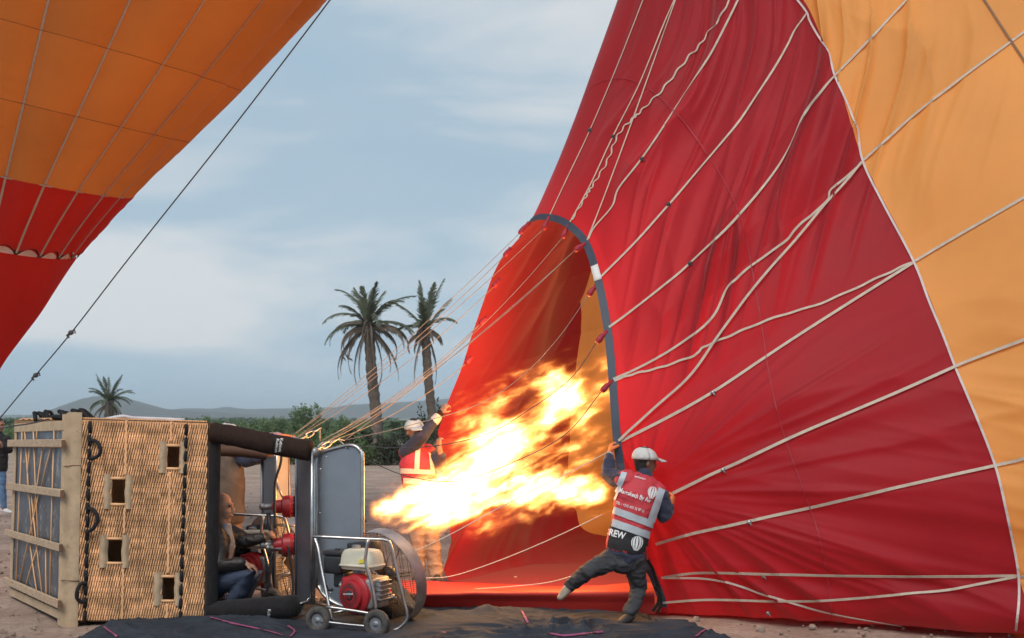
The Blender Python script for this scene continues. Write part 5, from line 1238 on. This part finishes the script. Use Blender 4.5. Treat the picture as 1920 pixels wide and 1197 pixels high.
# --- crewman on the far side of the mouth
def crew_far():
    D = 13.05; q = lambda x, y, d=0.0: P(x, y, D + d)
    root = empty('person', tuple(PG(800, 1092)), 'crewman facing us behind the flame, arm raised to hold the envelope edge', 'person')
    pel, wai, che, nek, hd = q(793, 945), q(788, 915), q(783, 868), q(782, 832), q(778, 808)
    shR, shL = q(760, 850, .0), q(806, 852, .02); wrR, elR = q(826, 775, -.1), q(793, 818, -.16); elL, wrL = q(832, 876, -.05), q(824, 842, -.12)
    hpR, hpL = q(782, 955), q(806, 955); knR, knL = q(784, 1020), q(812, 1022); anR, anL = q(784, 1080), q(818, 1080); toR, toL = q(778, 1090, -.18), q(822, 1090, -.18)
    wide = (shL - shR).normalized(); u = (nek - pel).normalized(); fd = Vector((.45, -1, -.05))
    hs = hand_chains(wrR, q(838, 757, -.1) - wrR, Vector((.6, .6, 0)), 1.0, 1.05, 0, 1) + hand_chains(wrL, q(822, 824, -.12) - wrL, Vector((.6, .6, 0)), 1.1, 1.05, 0, -1)
    blob('body', head_chains(hd, fd, u, 1.05) + hs + [limb((nek, .058), (hd - u * .06, .055)), {'wide': wide, 'p': [(pel, .15, .11), (wai, .14, .10), (che, .165, .115), (che.lerp(nek, .6), .12, .09)]}, limb((shR, .062), (elR, .045), (wrR, .032)), limb((shL, .062), (elL, .045), (wrL, .032)), limb((hpR, .085), (knR, .055), (anR, .04)), limb((hpL, .085), (knL, .055), (anL, .04))], .009, root, SKIN, 2)
    blob('sweater', [{'wide': wide, 'p': [(pel + u * .02, .175, .13), (wai, .168, .125), (che, .188, .13), (che.lerp(nek, .55), .14, .10)]}, limb((shR.lerp(nek, .3), .08), (shR, .084), (shR.lerp(elR, .5), .076), (elR, .066), (elR.lerp(wrR, .6), .054)), limb((shL.lerp(nek, .3), .08), (shL, .082), (elL, .066), (elL.lerp(wrL, .6), .052)), limb((nek - u * .03, .07), (nek, .066))], .010, root, NAVYJ, 3, .010, 12)
    blob('cuff', [limb((elR.lerp(wrR, .66), .056), (elR.lerp(wrR, .82), .052))], .009, root, mat('pale_cuff', (.62, .52, .45), .8), 2); blob('wristband', [limb((elR.lerp(wrR, .86), .044), (wrR, .04))], .009, root, BROWNPAD, 2)
    v1 = blob('vest', [{'wide': wide, 'p': [(pel + u * .03, .195, .148), (wai, .188, .142), (che, .203, .145), (che.lerp(nek, .5), .155, .115)]}, limb((shR.lerp(nek, .25), .088), (shR.lerp(nek, .08), .086)), limb((shL.lerp(nek, .25), .088), (shL.lerp(nek, .08), .086))], .010, root, VESTR, 3, .006, 10, keep=lambda v: (v - pel).dot(u) > .0 and (v - nek).dot(u) < .0)
    B = bvh_of([v1])
    for qd in (((752, 878), (815, 882), (815, 890), (752, 888)), ((752, 896), (815, 900), (815, 909), (752, 906)), ((779, 842), (788, 842), (786, 880), (777, 880)), ((803, 848), (809, 852), (815, 885), (807, 882))): patch_on(B, qd, 12, 8, v1, REFLW, 'reflective_stripe', .008)
    blob('trousers', [{'wide': wide, 'p': [(pel + u * .03, .16, .125), (pel - u * .06, .16, .12)]}, limb((hpR, .10), (knR, .082), (anR, .078)), limb((hpL, .10), (knL, .082), (anL, .078))], .010, root, TROUS, 3, .015, 12)
    blob('shoe', shoe_chains(anR, toR), .010, root, DSHOE, 2); blob('shoe', shoe_chains(anL, toL), .010, root, DSHOE, 2)
    face_bits(root, hd, fd, u, True, 1.05); cap_obj(root, hd + u * .012, fd, u, CAPW, 1.12)
crew_far()

# --- pilot crouching at the burner
def pilot():
    D = 10.95; q = lambda x, y, d=0.0: P(x, y, D + d)
    root = empty('person', tuple(PG(440, 1152)), 'bald pilot in black leather jacket crouching at the burner handle', 'person')
    pel, che, nek, hd = q(400, 1090), q(412, 1020), q(418, 982), q(417, 952)
    shN, shF = q(408, 1005, -.16), q(432, 1002, .18); elN, wrN = q(414, 1062, -.24), q(458, 1056, -.22); elF, wrF = q(462, 1016, .2), q(496, 1008, .16)
    hpN, hpF = q(405, 1092, -.1), q(412, 1092, .1); knN, knF = q(468, 1080, -.2), q(484, 1082, .05); anN, anF = q(434, 1130, -.15), q(455, 1130, .1); toN, toF = q(465, 1142, -.2), q(485, 1138, .05)
    u = Vector((.12, 0, 1)).normalized(); fd = Vector((1, -.12, -.06)); wide = (shF - shN).normalized()
    hs = hand_chains(wrF, q(508, 1003, .14) - wrF, Vector((.2, -.9, -.2)), 1.15, 1.05, 0, 1) + hand_chains(wrN, q(482, 1066, -.2) - wrN, Vector((.2, .1, -1)), .5, 1.05, 0, 1)
    blob('body', head_chains(hd, fd, u, 1.08) + hs + [limb((nek, .064), (hd - u * .05, .06)), {'wide': wide, 'p': [(pel, .12, .09), (che, .13, .09), (che.lerp(nek, .6), .10, .07)]}, limb((shN, .06), (elN, .046), (wrN, .032)), limb((shF, .06), (elF, .046), (wrF, .032)), limb((hpN, .08), (knN, .058), (anN, .04)), limb((hpF, .08), (knF, .058), (anF, .04))], .008, root, SKIN, 2)
    blob('shirt', [{'wide': wide, 'p': [(pel.lerp(che, .2) + Vector((.02, 0, 0)), .12, .108), (che + Vector((.025, -.01, 0)), .14, .118), (che.lerp(nek, .8) + Vector((.02, 0, 0)), .075, .07)]}], .010, root, GREYT, 3, .006)
    blob('jacket', [{'wide': wide, 'p': [(pel, .185, .13), (che - Vector((.02, 0, 0)), .205, .125), (che.lerp(nek, .55) - Vector((.03, 0, 0)), .15, .10)]}, limb((shN, .088), (shN.lerp(elN, .5), .082), (elN, .072), (elN.lerp(wrN, .6), .062), (elN.lerp(wrN, .85), .052)), limb((shF, .088), (shF.lerp(elF, .5), .082), (elF, .07), (elF.lerp(wrF, .6), .058), (elF.lerp(wrF, .85), .048)), limb((che + wide * .10 + Vector((.07, 0, .06)), .055), (pel + wide * .10 + Vector((.09, 0, .05)), .055)), limb((che - wide * .10 + Vector((.07, 0, .05)), .06), (pel - wide * .10 + Vector((.09, 0, .05)), .06))], .010, root, LEATHER, 3, .012, 13)
    blob('jeans', [{'wide': wide, 'p': [(pel + u * .02, .16, .13), (pel - u * .05, .16, .13)]}, limb((hpN, .115), (hpN.lerp(knN, .5), .105), (knN, .086), (knN.lerp(anN, .5), .076), (anN, .064)), limb((hpF, .11), (knF, .084), (anF, .062))], .010, root, DENIMB, 3, .010, 11)
    blob('shoe', shoe_chains(anN, toN), .010, root, DSHOE, 2); blob('shoe', shoe_chains(anF, toF), .010, root, DSHOE, 2)
    face_bits(root, hd, fd, u, False, 1.08)
pilot()

# --- helper behind the upper pole
def helper():
    D = 12.9; q = lambda x, y, d=0.0: P(x, y, D + d)
    root = empty('person', tuple(PG(425, 1097)), 'helper in khaki vest and navy sleeves reaching for the frame behind the basket rim', 'person')
    pel, che, nek, hd = q(425, 955), q(424, 880), q(426, 838), q(430, 815)
    shL, shR = q(404, 852, .05), q(446, 856); elR, wrR = q(462, 866, -.1), q(492, 858, -.15); elL, wrL = q(470, 822, -.2), q(530, 820, -.4)
    wide = Vector((1, .1, 0)); u = Vector((0, 0, 1)); fd = Vector((.8, -.6, -.1)); hpL, hpR = q(414, 960), q(436, 960); anL, anR = q(412, 1085), q(440, 1085); knL, knR = q(412, 1020), q(440, 1020)
    hs = hand_chains(wrR, q(504, 853, -.15) - wrR, Vector((0, .5, -1)), .9, 1, 0, 1) + hand_chains(wrL, q(545, 822, -.4) - wrL, Vector((0, .5, -1)), 1.0, 1, 0, 1)
    blob('body', head_chains(hd, fd, u) + hs + [limb((nek, .058), (hd - u * .06, .055)), {'wide': wide, 'p': [(pel, .15, .11), (che, .165, .115), (che.lerp(nek, .6), .12, .09)]}, limb((shL, .06), (elL, .045), (wrL, .03)), limb((shR, .06), (elR, .045), (wrR, .03)), limb((hpL, .085), (knL, .055), (anL, .04)), limb((hpR, .085), (knR, .055), (anR, .04))], .010, root, SKIN2, 2)
    blob('sweater', [{'wide': wide, 'p': [(pel, .16, .125), (che, .18, .125), (che.lerp(nek, .6), .13, .10)]}, limb((shR.lerp(nek, .3), .08), (shR, .082), (elR, .068), (elR.lerp(wrR, .85), .056)), limb((shL, .08), (nek, .07))], .011, root, NAVYJ, 3, .010)
    blob('pink_sleeve', [limb((nek + Vector((.05, -.1, .0)), .07), (elL, .062), (elL.lerp(wrL, .9), .05))], .010, root, PINKCL, 3, .008); blob('glove', hand_chains(wrL, q(545, 822, -.4) - wrL, Vector((0, .5, -1)), 1.0, 1.25, .006, 1), .008, root, GLOVE, 2)
    blob('vest', [{'wide': wide, 'p': [(pel - u * .06, .20, .16), (pel.lerp(che, .5), .195, .15), (che, .198, .14), (che.lerp(nek, .6), .145, .11)]}], .011, root, KHAKI, 3, .012, 8)
    blob('trousers', [limb((hpL, .10), (knL, .082), (anL, .075)), limb((hpR, .10), (knR, .082), (anR, .075))], .012, root, TROUS, 3, .012); 
    for a in (anL, anR): blob('shoe', shoe_chains(a, a + Vector((.03, -.2, -.05))), .012, root, DSHOE, 2)
    face_bits(root, hd, fd, u); cap_obj(root, hd + u * .012, fd, u, CAPW, 1.08)
helper()

# --- passer-by cut by the frame edge
def passer():
    D = 22.0; q = lambda x, y, d=0.0: P(x, y, D + d)
    root = empty('person', tuple(PG(2, 968)), 'passer-by in dark jacket, jeans and white trainers at the frame edge', 'person')
    pel, che, nek, hd = q(-4, 878), q(-3, 836), q(-3, 812), q(-1, 797)
    shL, shR = q(-20, 822), q(12, 824); elR, wrR = q(17, 845, -.05), q(4, 838, -.25); elL, wrL = q(-24, 848), q(-14, 868, -.1)
    hpL, hpR = q(-10, 882), q(2, 882); knL, knR = q(-14, 922, .1), q(5, 920, -.05); anL, anR = q(-16, 960, .15), q(7, 957, -.05); toR, toL = q(21, 961, -.08), q(-2, 962, .1)
    wide = Vector((1, 0, 0)); u = Vector((0, 0, 1)); fd = Vector((1, -.3, -.2))
    hs = hand_chains(wrR, q(2, 832, -.3) - wrR, Vector((-1, 0, 0)), .8, 1, 0, 1) + hand_chains(wrL, q(-12, 876, -.1) - wrL, Vector((1, 0, 0)), .5, 1, 0, 1)
    blob('body', head_chains(hd, fd, u) + hs + [limb((nek, .058), (hd - u * .06, .055)), {'wide': wide, 'p': [(pel, .14, .11), (che, .16, .115), (che.lerp(nek, .6), .12, .09)]}, limb((shL, .06), (elL, .045), (wrL, .03)), limb((shR, .06), (elR, .045), (wrR, .03)), limb((hpL, .085), (knL, .055), (anL, .04)), limb((hpR, .085), (knR, .055), (anR, .04))], .011, root, SKIN, 2)
    blob('jacket', [{'wide': wide, 'p': [(pel, .175, .135), (che, .185, .135), (che.lerp(nek, .6), .14, .10)]}, limb((shL, .078), (elL, .066), (elL.lerp(wrL, .85), .05)), limb((shR, .078), (elR, .066), (elR.lerp(wrR, .85), .05)), limb((nek - u * .03, .075), (nek + u * .02, .07))], .012, root, VESTK, 3, .01)
    blob('jeans', [{'wide': wide, 'p': [(pel, .15, .12), (pel - u * .06, .15, .12)]}, limb((hpL, .09), (knL, .068), (anL + u * .06, .052)), limb((hpR, .09), (knR, .068), (anR + u * .06, .052))], .012, root, JEANS, 3, .008)
    blob('shoe', shoe_chains(anR, toR), .012, root, WSHOE, 2); blob('shoe', shoe_chains(anL, toL), .012, root, WSHOE, 2)
    face_bits(root, hd, fd, u)
passer()

# ------------------------------------------------------------------ burner flame: glowing gas as a volume
CAPS = [ # x, y, Y, radius px -> x, y, Y, radius px, strength
 (688, 968, 11.19, 26, 740, 955, 11.21, 40, 1.15), (740, 955, 11.21, 40, 800, 948, 11.24, 54, 1.2), (800, 948, 11.24, 56, 865, 925, 11.31, 66, 1.25), (865, 925, 11.31, 66, 925, 870, 11.38, 80, 1.2),
 (865, 945, 11.31, 54, 985, 912, 11.38, 44, 1.1), (985, 905, 11.38, 50, 1060, 915, 11.38, 44, 1.05), (1060, 915, 11.38, 42, 1098, 925, 11.38, 38, 1.0),
 (925, 868, 11.38, 72, 1000, 790, 11.46, 54, .95), (1000, 795, 11.46, 58, 1062, 745, 11.49, 56, 1.0), (1062, 745, 11.49, 54, 1075, 712, 11.49, 36, .9), (1055, 722, 11.49, 46, 992, 702, 11.49, 28, .85),
 (895, 850, 11.38, 58, 925, 768, 11.42, 46, .72), (1090, 790, 11.49, 48, 1135, 700, 11.53, 40, .50), (950, 960, 11.38, 40, 1000, 985, 11.38, 18, .50), (940, 820, 11.42, 56, 1060, 850, 11.46, 40, .42)]
def flame():
    pts = [P(a, b, c) for a, b, c, *_ in CAPS] + [P(e_, f, g) for _, _, _, _, e_, f, g, _, _ in CAPS]
    lo = Vector((min(p.x for p in pts) - .02, min(p.y for p in pts) - .36, min(p.z for p in pts) - .42)); hi = Vector((max(p.x for p in pts) + .35, max(p.y for p in pts) + .36, max(p.z for p in pts) + .38))
    mb = MB(); mb.box((lo + hi) / 2, hi - lo); o = mb.build('burner_flame', None, smooth=False)
    o.data.materials.clear()
    tag(o, 'long white and orange burner flame blasting into the red envelope', 'flame')
    m = bpy.data.materials.new('burning_gas'); m.use_nodes = True; t = m.node_tree; t.nodes.clear(); N = t.nodes.new; L = t.links.new
    out = N('ShaderNodeOutputMaterial'); em = N('ShaderNodeEmission'); at = N('ShaderNodeAttribute'); at.attribute_name = 'density'
    cr_ = N('ShaderNodeValToRGB'); es = cr_.color_ramp.elements; es[0].position = 0; es[0].color = (1, .20, .03, 1); es[1].position = 1; es[1].color = (1, .70, .34, 1); x = es.new(.35); x.color = (1, .36, .07, 1); x = es.new(.7); x.color = (1, .53, .16, 1)
    pw = N('ShaderNodeMath'); pw.operation = 'POWER'; pw.inputs[1].default_value = 1.8; mu = N('ShaderNodeMath'); mu.operation = 'MULTIPLY'; mu.inputs[1].default_value = FLAME_GAIN
    L(at.outputs['Fac'], cr_.inputs['Fac']); L(at.outputs['Fac'], pw.inputs[0]); L(pw.outputs[0], mu.inputs[0]); L(cr_.outputs['Color'], em.inputs['Color']); L(mu.outputs[0], em.inputs['Strength']); L(em.outputs['Emission'], out.inputs['Volume'])
    o.data.materials.append(m)
    g = bpy.data.node_groups.new('flame_field', 'GeometryNodeTree'); g.interface.new_socket('Geometry', in_out='INPUT', socket_type='NodeSocketGeometry'); g.interface.new_socket('Geometry', in_out='OUTPUT', socket_type='NodeSocketGeometry')
    N = g.nodes.new; L = g.links.new
    go = N('NodeGroupOutput'); vc = N('GeometryNodeVolumeCube'); sm = N('GeometryNodeSetMaterial'); sm.inputs['Material'].default_value = m
    d = hi - lo; vs_ = .0105
    vc.inputs['Min'].default_value = lo; vc.inputs['Max'].default_value = hi; vc.inputs['Resolution X'].default_value = int(d.x / vs_); vc.inputs['Resolution Y'].default_value = int(d.y / vs_ / 2); vc.inputs['Resolution Z'].default_value = int(d.z / vs_)
    def vm(op, a, b=None, sc=None):
        n = N('ShaderNodeVectorMath'); n.operation = op
        for i, q in enumerate((a, b)):
            if q is None: continue
            if hasattr(q, 'node'): L(q, n.inputs[i])
            else: n.inputs[i].default_value = q
        if sc is not None:
            if hasattr(sc, 'node'): L(sc, n.inputs['Scale'])
            else: n.inputs['Scale'].default_value = sc
        return n
    def ma(op, a, b=None, c=None, clamp=False):
        n = N('ShaderNodeMath'); n.operation = op; n.use_clamp = clamp
        for i, q in enumerate((a, b, c)):
            if q is None: continue
            if hasattr(q, 'node'): L(q, n.inputs[i])
            else: n.inputs[i].default_value = q
        return n.outputs[0]
    pos = N('GeometryNodeInputPosition').outputs[0]
    # flow-aligned frame: streaks run along the blast (right, away and up)
    fl = N('ShaderNodeVectorRotate'); fl.rotation_type = 'Y_AXIS'; fl.inputs['Angle'].default_value = R(24); L(pos, fl.inputs['Vector'])
    def noise(scale, sv, detail, rough, color=False, src=None):
        s = vm('MULTIPLY', src or fl.outputs[0], sv).outputs[0]; n = N('ShaderNodeTexNoise'); n.inputs['Scale'].default_value = scale; n.inputs['Detail'].default_value = detail; n.inputs['Roughness'].default_value = rough; L(s, n.inputs['Vector']); return n.outputs['Color'] if color else n.outputs[0]
    w1 = vm('SUBTRACT', noise(2.6, (.8, .5, 1), 3, .5, True), (.5, .5, .5)).outputs[0]; w2 = vm('SUBTRACT', noise(8.0, (.6, .4, 1), 3, .6, True), (.5, .5, .5)).outputs[0]
    wp0 = vm('ADD', vm('ADD', pos, vm('SCALE', w1, None, .42).outputs[0]).outputs[0], vm('SCALE', w2, None, .15).outputs[0]).outputs[0]
    wp = vm('MULTIPLY', wp0, (1, 1.7, 1)).outputs[0]; best = None
    for x0, y0, Y0, r0, x1, y1, Y1, r1, amp in CAPS:
        r0, r1 = r0 * 1.12, r1 * 1.12
        a, b = [Vector((p_.x, p_.y * 1.7, p_.z)) for p_ in (P(x0, y0, Y0), P(x1, y1, Y1))]; ba = b - a; R0, R1 = r0 / FPX * Y0, r1 / FPX * Y1
        pa = vm('SUBTRACT', wp, a).outputs[0]; h = ma('MULTIPLY', vm('DOT_PRODUCT', pa, ba).outputs['Value'], 1 / ba.length_squared, None, True)
        di = vm('LENGTH', vm('SUBTRACT', pa, vm('SCALE', ba, None, h).outputs[0]).outputs[0]).outputs['Value']
        k = ma('MULTIPLY', ma('SUBTRACT', 1.0, ma('DIVIDE', di, ma('MULTIPLY_ADD', h, R1 - R0, R0))), amp)
        best = k if best is None else ma('MAXIMUM', best, k)
    wsrc = vm('ADD', fl.outputs[0], vm('SCALE', w2, None, .16).outputs[0]).outputs[0]
    nz = noise(9.0, (.30, .3, 1.0), 5, .58, False, wsrc); fine = noise(30.0, (.16, .25, 1.0), 4, .6, False, wsrc); n2 = noise(3.4, (.6, .5, 1), 3, .5)
    turb = ma('ADD', ma('ADD', ma('MULTIPLY', ma('SUBTRACT', nz, .5), 2.3), ma('MULTIPLY', ma('SUBTRACT', fine, .5), 1.1)), ma('MULTIPLY', ma('SUBTRACT', n2, .5), .9))
    core = ma('MINIMUM', ma('MAXIMUM', ma('MULTIPLY', ma('ADD', best, turb), .95), 0.0), 1.0)
    veil = ma('MULTIPLY', ma('MINIMUM', ma('MAXIMUM', ma('ADD', ma('ADD', best, .22), ma('MULTIPLY', turb, .75)), 0.0), 1.0), .36)
    mn = ma('MAXIMUM', core, veil)
    # gas only to the right of the nozzle
    sx = N('ShaderNodeSeparateXYZ'); L(pos, sx.inputs[0]); gate = ma('MULTIPLY', ma('SUBTRACT', sx.outputs[0], P(684, 960, 10.95).x), 14.0, None, True); mn = ma('MULTIPLY', mn, gate)
    L(mn, vc.inputs['Density']); L(vc.outputs['Volume'], sm.inputs['Geometry']); L(sm.outputs['Geometry'], go.inputs[0])
    md = o.modifiers.new('flame_field', 'NODES'); md.node_group = g
    for i, (x, y, Yd, e_, r) in enumerate(((760, 950, 11.2, 10, .12), (900, 890, 11.6, 45, .22), (1058, 700, 12.7, 125, .2), (1050, 905, 12.3, 45, .15))):   # the light the flame gives off
        ld = bpy.data.lights.new('flame_light', 'POINT'); ld.energy = e_ * FLAME_LIGHT; ld.shadow_soft_size = r; ld.color = (1, .47, .14); lo_ = bpy.data.objects.new('flame_light', ld); COL.objects.link(lo_); lo_.parent = o; lo_.location = P(x, y, Yd)
    return o
FLAME_GAIN, FLAME_LIGHT = 28.0, .95
flame()

# ------------------------------------------------------------------ morning haze
hz = bpy.data.materials.new('morning_haze'); hz.use_nodes = True; t = hz.node_tree; t.nodes.clear()
ho = t.nodes.new('ShaderNodeOutputMaterial'); hv = t.nodes.new('ShaderNodeVolumePrincipled'); hv.inputs['Color'].default_value = (.84, .94, 1.0, 1); hv.inputs['Density'].default_value = .00028; hv.inputs['Anisotropy'].default_value = .0
t.links.new(hv.outputs['Volume'], ho.inputs['Volume'])
mb = MB(); mb.box((0, 3000, 36), (16000, 6400, 78)); tag(mb.build('haze', hz, smooth=False), 'thin morning haze over the plain', 'haze', kind='stuff')
